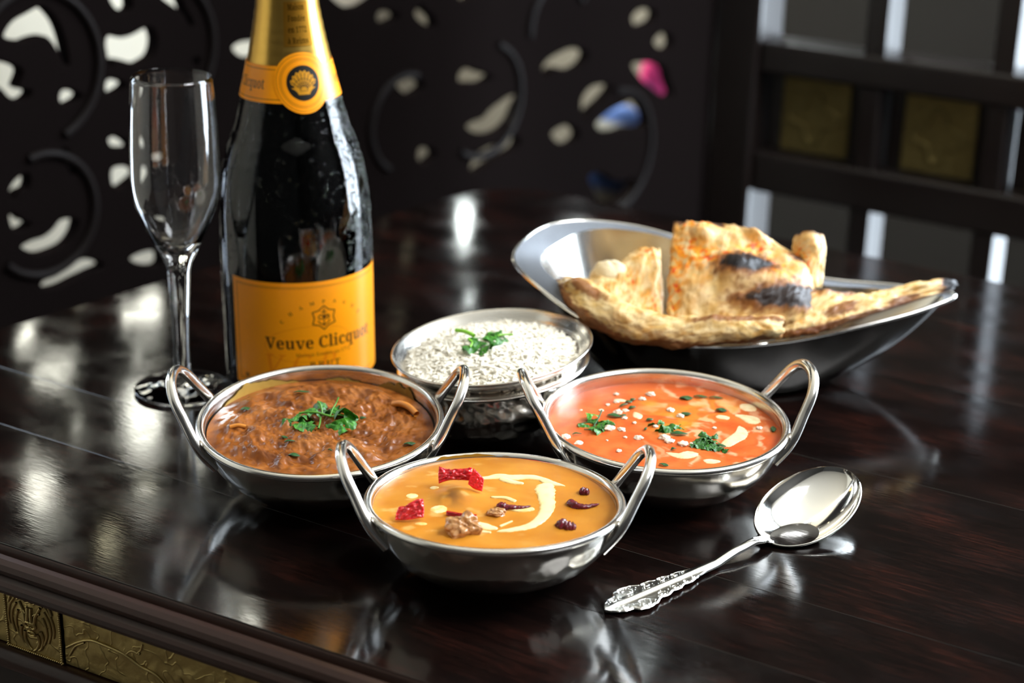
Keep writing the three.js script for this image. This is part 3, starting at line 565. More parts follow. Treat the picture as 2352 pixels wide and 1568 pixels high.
berry('curved crescent dark dried berry at the right of the yellow curry', YT(0.0395, -0.003), pts('-6,-4.5 -4.6,0.4 -1,2.0 3,1.0 7.6,-1.6'), 2.5, 0.6);
berry('wrinkled dark red berry near the front right rim of the yellow curry', YT(0.0315, 0.0175), pts('-3.8,-2.4 -1,0.6 2,1.4 4.4,0.8'), 3.0, 2.0);
function meat(label, at, sx, sy, sz, seed) {
  const o = thing('meat_chunk', label, 'meat', at), g = new THREE.IcosahedronGeometry(1, 22), p = g.attributes.position, col = [];
  for (let i = 0; i < p.count; i++) {
    const x = p.getX(i), y = p.getY(i), z = p.getZ(i), k = 1 + 0.6 * fbm3(x * 0.8 + seed, y * 0.8, z * 0.8, 2) + 0.06 * fbm3(x * 4, y * 4 + seed, z * 4, 2), w = fbm3(x * 2.4, y * 2.4 + seed, z * 2.4, 3);
    p.setXYZ(i, x * k * sx, y * k * sy, z * k * sz); col.push(...mix3(mix3([0.36, 0.14, 0.03], [0.52, 0.28, 0.12], clamp(0.5 + w * 1.4)), [0.20, 0.07, 0.02], smooth(0.1, 0.5, -w) * 0.7));
  }
  g.setAttribute('color', new THREE.Float32BufferAttribute(col, 3)); const m = mergeVertices(stripNormals(g), 1e-7); m.computeVertexNormals();
  part('flesh', m, phys({ vertexColors: true, roughness: 0.14 }), o);
}
meat('glossy sauced meat chunk rising from the front of the yellow curry', YT(-0.0135, 0.0255, 0.0008), 0.0070, 0.0060, 0.0052, 4.2);
meat('small mushroom-like meat bit behind the cream swirl tail', YT(0.001, 0.009, 0.0004), 0.0042, 0.002, 0.003, 8.1);

// herbs
const leafMat = phys({ vertexColors: true, roughness: 0.42, transmission: 0.15, thickness: 0 });
function leafShape(size, curl, seed, dark) {        // a coriander leaflet: three cut lobes on a bent blade
  return gridMesh(42, 12, (u, v) => {
    const a = mix(-2.25, 2.25, u), lobes = 0.62 + 0.30 * Math.pow(Math.abs(Math.cos(a * 1.4)), 0.7) + 0.09 * Math.abs(Math.sin(a * 6.5 + seed)), r = size * lobes * v * (0.85 + 0.15 * Math.cos(a)), x = r * Math.cos(a), z = r * Math.sin(a);
    const y = curl * size * (0.9 * (v * v) * Math.cos(a * 2.6 + seed) * 0.5 - 0.55 * v * v) + 0.12 * size * fbm(x / size * 2 + seed, z / size * 2, 3);
    const vein = smooth(0.10, 0.0, Math.abs(Math.sin(a * 1.4)) * v);
    return { p: [x, y, z], c: mix3(mix3([0.014, 0.10, 0.010], [0.075, 0.34, 0.018], clamp(0.5 + fbm(x / size * 2 - seed, z / size * 2, 2) - dark)), [0.16, 0.45, 0.06], vein * 0.4) };
  });
}
const stemMat = std({ color: rgb(0.10, 0.28, 0.03), roughness: 0.4 });
function place(o, at, ry = 0, rx = 0, rz = 0) { o.position.set(...at); o.rotation.set(rx, ry, rz, 'YXZ'); return o; }
{
  const o = thing('coriander_sprig', 'fresh green coriander sprig with stems lying in the middle of the brown curry', 'herb', BT(0, -0.001, 0.0012));
  // x, y, z in mm, turn, pitch, roll, size in mm
  for (const [x, y, z, ry, rx, rz, s, d] of [[-11, 3, -1, 180, 5, -14, 8.5, 0.0], [-12.5, 1.5, 3, 215, -10, 10, 7, 0.55], [-7, 3.5, 1, 150, 20, -10, 7, 0.3], [-8, 2, 5.5, 240, 15, 10, 7, 0.1], [-3.5, 4, -1.5, 120, 15, 15, 6, 0.2], [-1, 3.5, -9, 80, 10, 10, 8, 0.5], [4, 5, -4, 60, -30, 0, 6.5, 0.25], [9, 6, -1, 10, -35, 10, 9, 0.15], [12, 3.5, 3.5, -40, 25, -25, 8.5, -0.05], [9, 1.8, 7, -80, 10, -10, 8, 0.1], [15, 3, 0, 20, 20, -20, 6, 0.3], [-4, 2, 8, 260, 5, 0, 5, 0.3]])
    place(part('leaf', leafShape(s / 1000, rr(0.35, 0.8), rr(0, 6), d), leafMat, o), [x / 1000, y / 1000, z / 1000], rad(ry), rad(rx), rad(rz));
  for (const [t, r] of [['-11,4,-1 -6,5,-0.5 -1,5,0.5 3,5,3 6,4.5,3.5', 0.55], ['-2,8.5,-6 -0.5,8,-3.5 0.5,6,-1 1,4,1', 0.5], ['5,4,3.5 6,7,0 7.5,9,-3 8.6,11.5,-5', 0.42], ['0,3,1 0.4,2.5,6 0.2,1.5,12', 0.5], ['6,4.5,3.5 9,4.5,1 12,4,1', 0.5]])
    part('stem', tube(pts(t).map((q) => q.map((k) => k / 1000)), r / 1000, 24, 6), stemMat, o);
}
function shred(label, group, at, len, wid, turn, dark = 0.2, name = 'herb_shred') {
  const o = thing(name, label, 'herb', at, turn, group), k = rr(-1, 1), L = len / 2000, w = wid / 2000;
  part('blade', sheet([[[-L, 0, -w * 0.4], [-L * 0.3, 0.0006 + 0.0004 * k, -w], [L * 0.4, 0.0005, -w * 0.8], [L, 0.0001, -w * 0.1]], [[-L, 0.0002, w * 0.3], [-L * 0.4, 0.0007, w * 0.9], [L * 0.3, 0.0003 + 0.0005 * k, w], [L, 0.0002, w * 0.2]]], { nu: 16, nv: 6, thick: 0.0004, soft: 10, color: (u, v) => mix3([0.010, 0.055, 0.012], [0.035, 0.17, 0.022], clamp(0.5 + 0.6 * fbm(u * 3 + k * 9, v * 2, 2) - dark)) }), leafMat, o);
  return o;
}
for (const [i, [x, z, l, w, a]] of pts('-12.9,-29.3,8.5,2.2,0.1 -39.1,-15.4,5.5,4,0.5 20.2,-7.2,3.4,3.4,1 -8.5,35,6,3.6,-0.2 -12.5,21.1,5.5,1.8,0.3 -15.8,15.7,4.4,2,-0.4 44.8,17.4,6,3,0.2 7.7,28.8,2.4,1,-0.5').entries())
  shred(['long chopped herb fleck behind the sprig on the brown curry', 'dark herb fleck near the left wall of the brown curry', 'small herb fleck right beside the sprig on the brown curry', 'dark herb fleck at the front of the brown curry', 'herb fleck just before the sprig on the brown curry', 'herb fleck at the left foot of the sprig, brown curry', 'dark herb fleck at the right front of the brown curry', 'tiny green herb tip beside the yellow bowl handle, on the brown curry'][i], undefined, BT(x / 1000, z / 1000, 0.0006), l, w, a, 0.25);
function slice(label, at, path, r) {
  const o = thing('onion_slice', label, 'vegetable', at);
  part('flesh', (() => { const g = tube(path.map((q) => q.map((k) => k / 1000)), r / 1000, 40, 12), p = g.attributes.position; return g; })(), phys({ color: rgb(0.62, 0.22, 0.03), roughness: 0.22 }), o);
}
slice('curved orange onion slice at the right of the brown curry', BT(0.0405, -0.018, 0.0), pts('-7,0,-6 -3,1.6,-3.5 2,1.8,1.5 6,0.2,6.5'), 1.7);
slice('small orange onion slice at the left of the brown curry', BT(-0.040, 0.004, 0.0), pts('-4,0.2,0.6 0,0.9,-0.3 4,0.2,-0.4'), 1.0);
// chopped coriander and crumbs on the orange curry
const HG = 'chopped coriander shreds on the orange curry';
function clump(label, at, n, spread, dark) {
  const o = thing('chopped_coriander', label, 'herb', at);
  for (let i = 0; i < n; i++) { const a = rr(0, 6.28), d = Math.sqrt(rand()) * spread; place(part('leaf', leafShape(rr(0.0030, 0.0058), rr(0.5, 1), rr(0, 6), dark + rr(-0.2, 0.2)), leafMat, o), [d * Math.cos(a) * 1.15, rr(0.0006, 0.0030) * (1.2 - d / spread), d * Math.sin(a)], rr(0, 6.28), rr(-0.6, 0.6), rr(-0.6, 0.6)); }
  return o;
}
const c1 = clump('clump of chopped coriander with a bright green tip at the left of the orange curry', OT(-0.0325, 0.0003), 15, 0.0075, 0.12);
place(part('leaf', leafShape(0.005, 0.4, 2, -0.5), leafMat, c1), [-0.003, 0.0035, -0.006], 2.2, 0.2, 0.1);
for (const [t, r] of [['-11,0.8,0 -6,1.4,-1 0,1.5,0.5 7,0.8,0', 0.35], ['-8,0.5,6 0,1,6.5 6,0.5,5.5', 0.3], ['-3,1,3 0,4,-3 1.5,6,-7', 0.4]]) part('stem', tube(pts(t).map((q) => q.map((k) => k / 1000)), r / 1000, 16, 5), std({ color: rgb(0.02, 0.09, 0.02), roughness: 0.5 }), c1);
const c2 = clump('dark wet clump of chopped coriander at the front right of the orange curry', OT(0.0185, 0.0185), 20, 0.0068, 0.4);
for (const [x, z] of pts('8,8 10,8.5 3,-6 5,-8')) place(part('leaf', leafShape(0.003, 0.6, x, 0.45), leafMat, c2), [x / 1000, 0.0012, z / 1000], x, 0.3, 0);
clump('chopped coriander in the oil at the middle of the orange curry', OT(0.0005, 0.002), 9, 0.006, 0.15);
const SHRED_LABELS = { 0: 'upper of two dark coriander bits left of centre near the back of the orange curry', 2: 'broad coriander shred touching the left herb clump in the orange curry', 6: 'upright coriander flake in the oil behind the middle of the orange curry', 7: 'coriander flake at the far right edge of the oil patch, orange curry', 8: 'long coriander shred left of the front herb clump in the orange curry', 13: 'dark coriander flake at the front rim of the orange curry, nearest the yellow bowl handle', 14: 'dark coriander flake against the right rim of the orange curry', 15: 'broad left end of the long coriander strip at the back of the orange curry', 17: 'thin right end of the long coriander strip at the back of the orange curry' };
const CRUMB_LABELS = { 5: 'large pinkish crumb behind the left herb clump in the orange curry', 8: 'largest white crumb, lying on the left herb clump in the orange curry', 13: 'white crumb nearest the left rim of the orange curry', 18: 'upper of the large white crumbs left of the front herb clump', 20: 'lower of the large white crumbs left of the front herb clump', 7: 'white crumb just behind the middle of the orange curry', 15: 'white crumb alone between the left clump and the front rim', 24: 'white crumb nearest the right rim of the orange curry' };
for (const [i, [x, z, l, w, a]] of pts('-16.2,-28.5,4,3,0.3 -13.9,-31.9,4,2.6,1 -24.3,-10.5,8,4,-0.2 -19,-24,6,1.6,0.7 -14.8,-21.1,5,2.6,0.7 -6.9,-6.6,4,3,0.6 12.2,-15.1,4.4,5.5,1.4 30.5,-21,6,4.4,-0.3 6.5,9.8,9,4,0 2.1,4.3,5,2.4,-0.6 -9.7,4.9,3.6,1.4,1.4 -43.9,11.2,5,1.2,0.2 2.3,27.5,3,2,0.5 -3.6,44.1,5,2.6,-0.4 54.2,-0.3,7,3,1.5 14,-36.5,7,5,0 21.7,-38.7,8,2.4,-0.1 29.4,-37.5,8,2,-0.1 -20,-11,4,2,0.4 26,22,5,2.4,-0.3').entries())
  shred(SHRED_LABELS[i] ?? 'shred of chopped coriander floating on the orange curry', HG, OT(x / 1000, z / 1000, 0.0005), l, w, a, 0.2);
const crumbMat = phys({ color: rgb(0.84, 0.66, 0.50), roughness: 0.35 }), crumbShapes = [0, 1, 2, 3].map((k) => { const g = new THREE.IcosahedronGeometry(1, 4), p = g.attributes.position; for (let i = 0; i < p.count; i++) { const f = 1 + 0.6 * fbm3(p.getX(i) + k * 9, p.getY(i), p.getZ(i), 3); p.setXYZ(i, p.getX(i) * f, p.getY(i) * f * 0.7, p.getZ(i) * f); } const m = mergeVertices(stripNormals(g), 1e-6); m.computeVertexNormals(); return m; });
for (const [i, [x, z, s]] of pts('-22.1,-40,1.8 -4.2,-40.5,3 -22.6,-29.6,1.8 -27.1,-25.8,1.5 -30.7,-18.5,1.6 -22.3,-16.3,3.2 -18.6,-18.3,2 4.4,-19.9,2.6 -27.8,4.2,3.6 -21.6,5.5,2.6 -19.4,-8.7,1.8 -14.8,-2.9,1.4 -4.6,0.9,1.8 -49.5,14.2,3 -43.2,20.7,2.6 -13.8,14.7,2.8 -20.3,14.1,1.2 -24.2,29.7,1.8 -0.9,13.6,3.6 1.2,17.6,3 7.4,20.7,3.4 11.5,19.7,1.2 24.7,0.8,1.4 -41,-18.8,0.9 47.3,-1.2,2 -29.4,17.8,0.8 9,-13,2.6 -9,-34,2.4').entries()) {
  const o = thing('cheese_crumb', CRUMB_LABELS[i] ?? 'white cheese crumb scattered on the orange curry', 'cheese', OT(x / 1000, z / 1000, 0.0002), rr(0, 6.28), 'white crumbs on the orange curry'), m = part('curd', crumbShapes[i % 4], crumbMat, o);
  m.scale.set(s * 0.80 / 1000, s * 0.6 / 1000, s * 0.70 / 1000);
}

// ------------------------------------------------------------ rice in its footed pot
const RICE = [-0.0109, -0.8684];
{
  const o = thing('rice_pot', 'steel pot with a flared rim over a collar ring, holding the white rice', 'pot', [RICE[0] + 0.0050, T + 0.0028, RICE[1] - 0.0012]); o.scale.set(1.052, 0.70, 1.052);
  o.rotation.set(rad(1.4), 0, rad(6.2));
  part('belly', hammer(lathe(profile(pts('0,0 0.024,0 0.034,0.005 0.0415,0.016 0.0425,0.028 0.0395,0.040 0.0385,0.046 0.042,0.0505'), 60), 160), 0.0008, 0.0036, 21), M.hammered, o);
  part('collar', lathe(profile(pts('0.041,0.0500 0.0475,0.0508 0.0502,0.0526 0.0498,0.0544 0.0455,0.0556 0.0425,0.0562'), 40), 140), M.rim, o);
  part('dish', lathe([...profile(pts('0.0425,0.0556 0.0462,0.0582 0.0500,0.0625 0.0518,0.0655 0.0526,0.0672 0.0522,0.0682 0.0510,0.0676 0.0490,0.0650 0.0462,0.0610 0.0430,0.0585 0.03,0.0575 0.0,0.057'), 70)], 140), M.steel, o);
}
{
  const o = new THREE.Group(); o.name = 'rice'; scene.add(o); o.position.set(RICE[0] + 0.0006, T + 0.0424, RICE[1] - 0.0002); o.scale.setScalar(1.01); o.rotation.set(rad(1.4), 0, rad(5));
  o.userData = { kind: 'stuff', label: 'long-grain white rice heaped in the steel pot', category: 'rice' };
  const H = (x, z) => { const r = Math.hypot(x, z) / 0.0465; return 0.0100 * (1 - Math.pow(r, 2.6)) + 0.0022 * fbm(x * 50, z * 50, 3) * (1 - 0.5 * r); };
  const g = disc(0.0462, 40, 90, (x, z) => [H(x, z) - 0.0003, [0.8, 0.75, 0.62]]); part('rice_heap', g, matte({ roughness: 0.8 }), o);
  const grainG = new THREE.SphereGeometry(1, 8, 6), N = 3600, m = new THREE.InstancedMesh(grainG, std({ color: 0xffffff, roughness: 0.45 }), N), d = new THREE.Object3D(), col = new THREE.Color();
  for (let i = 0; i < N; i++) {
    const a = rr(0, 6.283), r = 0.0458 * Math.sqrt(rand()), x = r * Math.cos(a), z = r * Math.sin(a), L = rr(0.0028, 0.0043);
    d.position.set(x, H(x, z) + rr(-0.0010, 0.0012), z); d.rotation.set(rr(-0.3, 0.3), rr(0, 6.283), rr(-0.35, 0.35) + (rand() < 0.05 ? 0.7 : 0), 'YXZ'); d.scale.set(L, rr(0.00062, 0.0008), rr(0.00065, 0.00085)); d.updateMatrix(); m.setMatrixAt(i, d.matrix);
    const k = rr(0.88, 1); m.setColorAt(i, col.setRGB(0.93 * k, 0.87 * k, 0.74 * k));
  }
  m.name = 'grain'; o.add(m);
}
{
  const o = thing('coriander_garnish', 'chopped green coriander heaped on the white rice', 'herb', [RICE[0] - 0.0022, T + 0.0527, RICE[1] + 0.005]); o.scale.setScalar(1.05);
  for (const [x, y, z, ry, rx, rz, s, d] of [[-1, 3.2, -1, 10, -30, 10, 6.5, -0.1], [2, 3, 2, -30, 25, 0, 6, 0.15], [-3.5, 2, 3, 200, 20, 20, 6.5, 0.2], [4.5, 2.4, -1.5, 40, 15, -20, 7, 0.2], [-1.5, 1.2, 8, 250, 30, 0, 6.5, 0.1], [-8, 1.2, 7, 220, 15, 15, 6, 0.15], [1, 4, -4, 90, -20, 0, 5, -0.2], [8.5, 2, -3, 15, 10, -25, 6.5, 0.1], [-5.5, 2, -2.5, 160, 10, 0, 5, 0.0], [0.5, 1.8, 5, -80, 35, 0, 6, 0.25], [3, 3, -7, 70, -35, 0, 6, -0.35]])
    place(part('leaf', leafShape(s / 1000, rr(0.4, 0.9), rr(0, 6), d), leafMat, o), [x / 1000, y / 1000, z / 1000], rad(ry), rad(rx), rad(rz));
  for (const [t, r] of [['-17,4,-8 -12,4.2,-5.5 -7,3.2,-2.5', 1.1], ['-10,3.5,3 -8,2.5,6 -9,1.5,10', 0.6], ['4,3.5,-2 9,3.6,-4.5 13,3.4,-5', 0.5]]) part('stem', tube(pts(t).map((q) => q.map((k) => k / 1000)), r / 1000, 20, 8), std({ color: rgb(0.22, 0.52, 0.03), roughness: 0.4 }), o);
}

// ------------------------------------------------------------ the bottle
function canvasMap(w, h, draw) {
  const c = document.createElement('canvas'); c.width = w; c.height = h; draw(c.getContext('2d'), w, h);
  const t = new THREE.CanvasTexture(c); t.colorSpace = THREE.SRGBColorSpace; t.magFilter = THREE.LinearFilter; t.minFilter = THREE.LinearFilter; return t;
}
const INK = '#2a1602', ORANGE = '#ff9c00';
function spaced(g, text, x, y, gap) { let w = 0; for (const ch of text) w += g.measureText(ch).width + gap; let p = x - (w - gap) / 2; for (const ch of text) { g.fillText(ch, p + g.measureText(ch).width / 2, y); p += g.measureText(ch).width + gap; } }
{
  const B = [-0.1272, -0.9545], o = thing('champagne_bottle', 'dark green champagne bottle with orange label and gold foil neck, beaded with condensation', 'bottle', [B[0], T, B[1]]);
  o.rotation.z = rad(0.75);
  const bp = pts('0.0,0.006 0.022,0.004 0.034,0.0008 0.0405,0 0.0435,0.0025 0.0444,0.008 0.0444,0.035 0.0443,0.070 0.0440,0.092 0.0432,0.108 0.0408,0.126 0.0368,0.140 0.0326,0.151 0.0288,0.1655 0.0252,0.180 0.0224,0.1925 0.0196,0.206 0.0171,0.221 0.0158,0.236 0.0148,0.255 0.0144,0.275 0.0148,0.279 0.0164,0.281 0.0166,0.286 0.0148,0.290 0.0140,0.300 0,0.300');
  const spl = new THREE.SplineCurve(bp.map(([r, y]) => new THREE.Vector2(r, y))), smoothP = spl.getPoints(220).map((p) => [Math.max(0, p.x), p.y]);
  const radius = (y) => { for (let i = 60; i < smoothP.length - 1; i++) if (smoothP[i][1] <= y && smoothP[i + 1][1] >= y && y > 0.03) return mix(smoothP[i][0], smoothP[i + 1][0], (y - smoothP[i][1]) / Math.max(1e-9, smoothP[i + 1][1] - smoothP[i][1])); return 0.0444; };
  part('glass_body', lathe(smoothP, 128), M.bottle, o);
  const wrap = (y0, y1, a0, a1, lift, nu, nv, shape) => gridMesh(nu, nv, (u, v) => { const y = mix(y0, y1, v), a = mix(a0, a1, u), r = radius(y) + lift; return { p: [r * Math.sin(a), y, r * Math.cos(a)], uv: [u, v] }; });
  const LC = rad(26.5), LH = rad(74);
  const label = canvasMap(1480, 896, (g, w, h) => {
    g.fillStyle = ORANGE; g.fillRect(0, 0, w, h); g.strokeStyle = '#8a4f00'; g.lineWidth = 5; g.strokeRect(40, 40, w - 80, h - 80); g.lineWidth = 2; g.strokeRect(52, 52, w - 104, h - 104);
    g.fillStyle = INK; g.textAlign = 'center'; g.textBaseline = 'middle';
    g.font = 'bold 40px serif'; const word = 'CHAMPAGNE'; for (let i = 0; i < 9; i++) { const a = (i - 4) * 0.21; g.save(); g.translate(w / 2 + 420 * Math.sin(a), 640 - 470 * Math.cos(a)); g.rotate(a); g.globalAlpha = 0.75; g.fillText(word[i], 0, 0); g.restore(); }
    // six-sided star crest with an anchor
    g.save(); g.translate(w / 2, 305); g.strokeStyle = INK; g.lineWidth = 9; g.beginPath();
    for (let i = 0; i <= 12; i++) { const a = Math.PI / 6 * i - Math.PI / 2, r = i % 2 ? 74 : 100; g.lineTo(r * Math.cos(a), r * Math.sin(a)); } g.stroke();
    g.lineWidth = 8; g.beginPath(); g.moveTo(0, -78); g.lineTo(0, 52); g.moveTo(-22, -48); g.lineTo(22, -48); g.stroke(); g.beginPath(); g.arc(0, 10, 46, 0.25, Math.PI - 0.25); g.stroke(); g.beginPath(); g.arc(-24, -6, 17, 0, 6); g.arc(24, -6, 17, 0, 6); g.stroke(); g.beginPath(); g.arc(0, 62, 9, 0, 7); g.fill(); g.restore();
    g.globalAlpha = 0.25; g.strokeStyle = '#c05a00'; g.lineWidth = 7; g.beginPath(); g.ellipse(w / 2 - 120, 520, 330, 150, -0.06, 0, 7); g.stroke(); g.font = 'italic 230px serif'; g.fillStyle = '#c23c00'; g.fillText('V C P', w / 2 - 210, 690); g.globalAlpha = 1;
    g.fillStyle = INK; g.font = 'bold 128px serif'; g.save(); g.translate(w / 2, 510); g.scale(0.92, 1.06); g.fillText('Veuve Clicquot', 0, 0); g.restore();
    g.font = '40px serif'; g.globalAlpha = 0.85; g.fillText('Maison fondée en 1772', w / 2, 610); g.globalAlpha = 1;
    g.font = 'bold 72px serif'; spaced(g, 'BRUT', w / 2, 702, 14); g.font = 'bold 44px serif'; spaced(g, 'À REIMS-FRANCE', w / 2, 795, 10);
    g.beginPath(); g.arc(118, 820, 20, 0, 7); g.globalAlpha = 0.5; g.fill();
  });
  part('paper_label', wrap(0.0045, 0.0688, LC - LH, LC + LH, 0.00025, 90, 6), phys({ map: label, roughness: 0.38, sheen: 0 }), o, 'orange paper label');
  // gold foil over the neck
  const foil = []; for (let i = 0; i <= 60; i++) { const y = mix(0.176, 0.299, i / 60); foil.push([radius(y) + 0.00035 + 0.00012 * Math.sin(i * 2.1), y]); } foil.push([0, 0.3006]);
  const foilG = lathe(foil, 96); { const p = foilG.attributes.position; for (let i = 0; i < p.count; i++) { const x = p.getX(i), z = p.getZ(i), y = p.getY(i), a = Math.atan2(x, z), k = 1 + 0.010 * fbm(Math.sin(a) * 2.2 + 5, Math.cos(a) * 2.2 + y * 6, 3); p.setXYZ(i, x * k, y, z * k); } foilG.computeVertexNormals(); }
  part('foil', foilG, std({ color: rgb(0.78, 0.47, 0.10), metalness: 1, roughness: 0.3 }), o, 'gold neck foil');
  const print = canvasMap(512, 512, (g, w, h) => { g.fillStyle = '#e0a037'; g.fillRect(0, 0, w, h); g.fillStyle = '#4a3208'; g.textAlign = 'center'; g.textBaseline = 'middle'; g.font = 'bold 96px serif'; for (const [i, t] of ['Maison', 'Fondée', 'en 1772', 'à Reims'].entries()) g.fillText(t, w / 2, 64 + i * 128); });
  part('foil_print', wrap(0.1985, 0.2225, rad(1), rad(45), 0.0007, 20, 8), std({ map: print, color: rgb(0.95, 0.95, 0.95), metalness: 1, roughness: 0.32 }), o, 'dark lettering on the foil');
  const bandMap = canvasMap(2048, 160, (g, w, h) => { g.fillStyle = ORANGE; g.fillRect(0, 0, w, h); g.strokeStyle = '#9a5a00'; g.lineWidth = 4; g.strokeRect(-9, 16, w + 18, h - 32); g.fillStyle = INK; g.textAlign = 'center'; g.textBaseline = 'middle'; g.font = 'bold 62px serif'; for (const x of [0.25, 0.75]) g.fillText('Veuve Clicquot', x * w, h / 2); });
  const MC = rad(24);
  part('neck_band', wrap(0.1682, 0.1882, MC - Math.PI, MC + Math.PI, 0.0008, 120, 6), phys({ map: bandMap, roughness: 0.36 }), o, 'orange neck band');
  const seal = canvasMap(512, 512, (g, w) => {
    g.fillStyle = ORANGE; g.fillRect(0, 0, w, w); g.translate(w / 2, w / 2); g.strokeStyle = '#a86200'; g.lineWidth = 5; for (const r of [236, 206, 192]) { g.beginPath(); g.arc(0, 0, r, 0, 7); g.stroke(); }
    g.fillStyle = '#15130d'; g.beginPath(); g.arc(0, 0, 148, 0, 7); g.fill(); g.strokeStyle = '#c98a12'; g.fillStyle = '#c98a12'; g.lineWidth = 12;
    g.beginPath(); g.moveTo(0, 92); for (let i = -8; i <= 8; i++) { const a = i * 0.165, r = i % 2 ? 128 : 112; g.lineTo(r * Math.sin(a), 40 - r * 1.18 * Math.cos(a)); } g.closePath(); g.fill();
    g.beginPath(); g.moveTo(-112, 40); g.quadraticCurveTo(-60, 60, -50, 96); g.lineTo(50, 96); g.quadraticCurveTo(60, 60, 112, 40); g.lineTo(0, 20); g.closePath(); g.fill();
    g.strokeStyle = '#15130d'; g.lineWidth = 6; for (let i = -7; i <= 7; i += 2) { const a = i * 0.165; g.beginPath(); g.moveTo(26 * Math.sin(a), 60 - 30 * Math.cos(a)); g.lineTo(116 * Math.sin(a), 40 - 116 * 1.1 * Math.cos(a)); g.stroke(); }
    for (const r of [62, 96]) { g.lineWidth = 4; g.beginPath(); g.arc(0, 58, r, Math.PI * 1.12, Math.PI * 1.88); g.stroke(); }
    g.fillRect(-60, 72, 120, 6); g.strokeRect(-34, 20, 68, 44);
  });
  const R = 0.0165, my = 0.1790;
  part('neck_seal', gridMesh(64, 10, (u, v) => { const a = u * Math.PI * 2, x = R * v * Math.cos(a), yy = R * v * Math.sin(a), y = my + yy, r = radius(y) + 0.0013 - 0.0003 * v, f = MC + x / r; return { p: [r * Math.sin(f), y, r * Math.cos(f)], uv: [0.5 + 0.5 * v * Math.cos(a), 0.5 + 0.5 * v * Math.sin(a)] }; }), phys({ map: seal, roughness: 0.36 }), o, 'round orange seal with a gold crest on black');
  // beads of water
  const bead = new THREE.SphereGeometry(1, 8, 6), N = 3600, m = new THREE.InstancedMesh(bead, M.droplet, N), d = new THREE.Object3D();
  for (let i = 0; i < N; i++) {
    let y, a; do { y = rr(0.03, 0.168); a = rad(8) + (rand() < 0.75 ? rr(0.75, 1.75) : rr(-1.6, 1.75)); } while ((Math.abs(a - LC) < LH && y < 0.071) || fbm(a * 4, y * 60, 3) < rr(-0.5, 0.3));
    const r = radius(y), s = 0.00022 + 0.00075 * Math.pow(rand(), 5);
    d.position.set(r * Math.sin(a), y, r * Math.cos(a)); d.rotation.set(0, a, 0); d.scale.set(s, s * rr(1, 1.3), s * 0.55); d.updateMatrix(); m.setMatrixAt(i, d.matrix);
  }
  m.name = 'condensation'; m.userData.kind = 'stuff'; o.add(m);
}

// ------------------------------------------------------------ the flute
{
  const o = thing('champagne_flute', 'empty clear glass champagne flute standing left of the bottle', 'glass', [-0.191, T, -0.9148]);
  o.rotation.z = rad(-0.8);
  const out = profile(pts('0,0.0003 0.018,0.0002 0.0262,0.0005 0.0274,0.0014 0.0270,0.0024 0.020,0.0042 0.011,0.0062 0.0062,0.0092 0.0050,0.0150 0.0046,0.028 0.0050,0.045 0.0058,0.060 0.0063,0.0690 0.0066,0.0740 0.0080,0.0790 0.0112,0.0855 0.0155,0.0945 0.0200,0.1050 0.0232,0.1140 0.0247,0.1240 0.0248,0.1360 0.0243,0.1520 0.0234,0.1680 0.0222,0.1835'), 160);
  const inn = profile(pts('0.0217,0.1842 0.0212,0.1835 0.0224,0.1680 0.0233,0.1520 0.0238,0.1360 0.0237,0.1240 0.0222,0.1145 0.0190,0.1060 0.0143,0.0965 0.0095,0.0895 0.0050,0.0860 0,0.0850'), 100);
  part('bowl_and_stem', lathe([...out, ...inn], 96), M.glass, o);
}

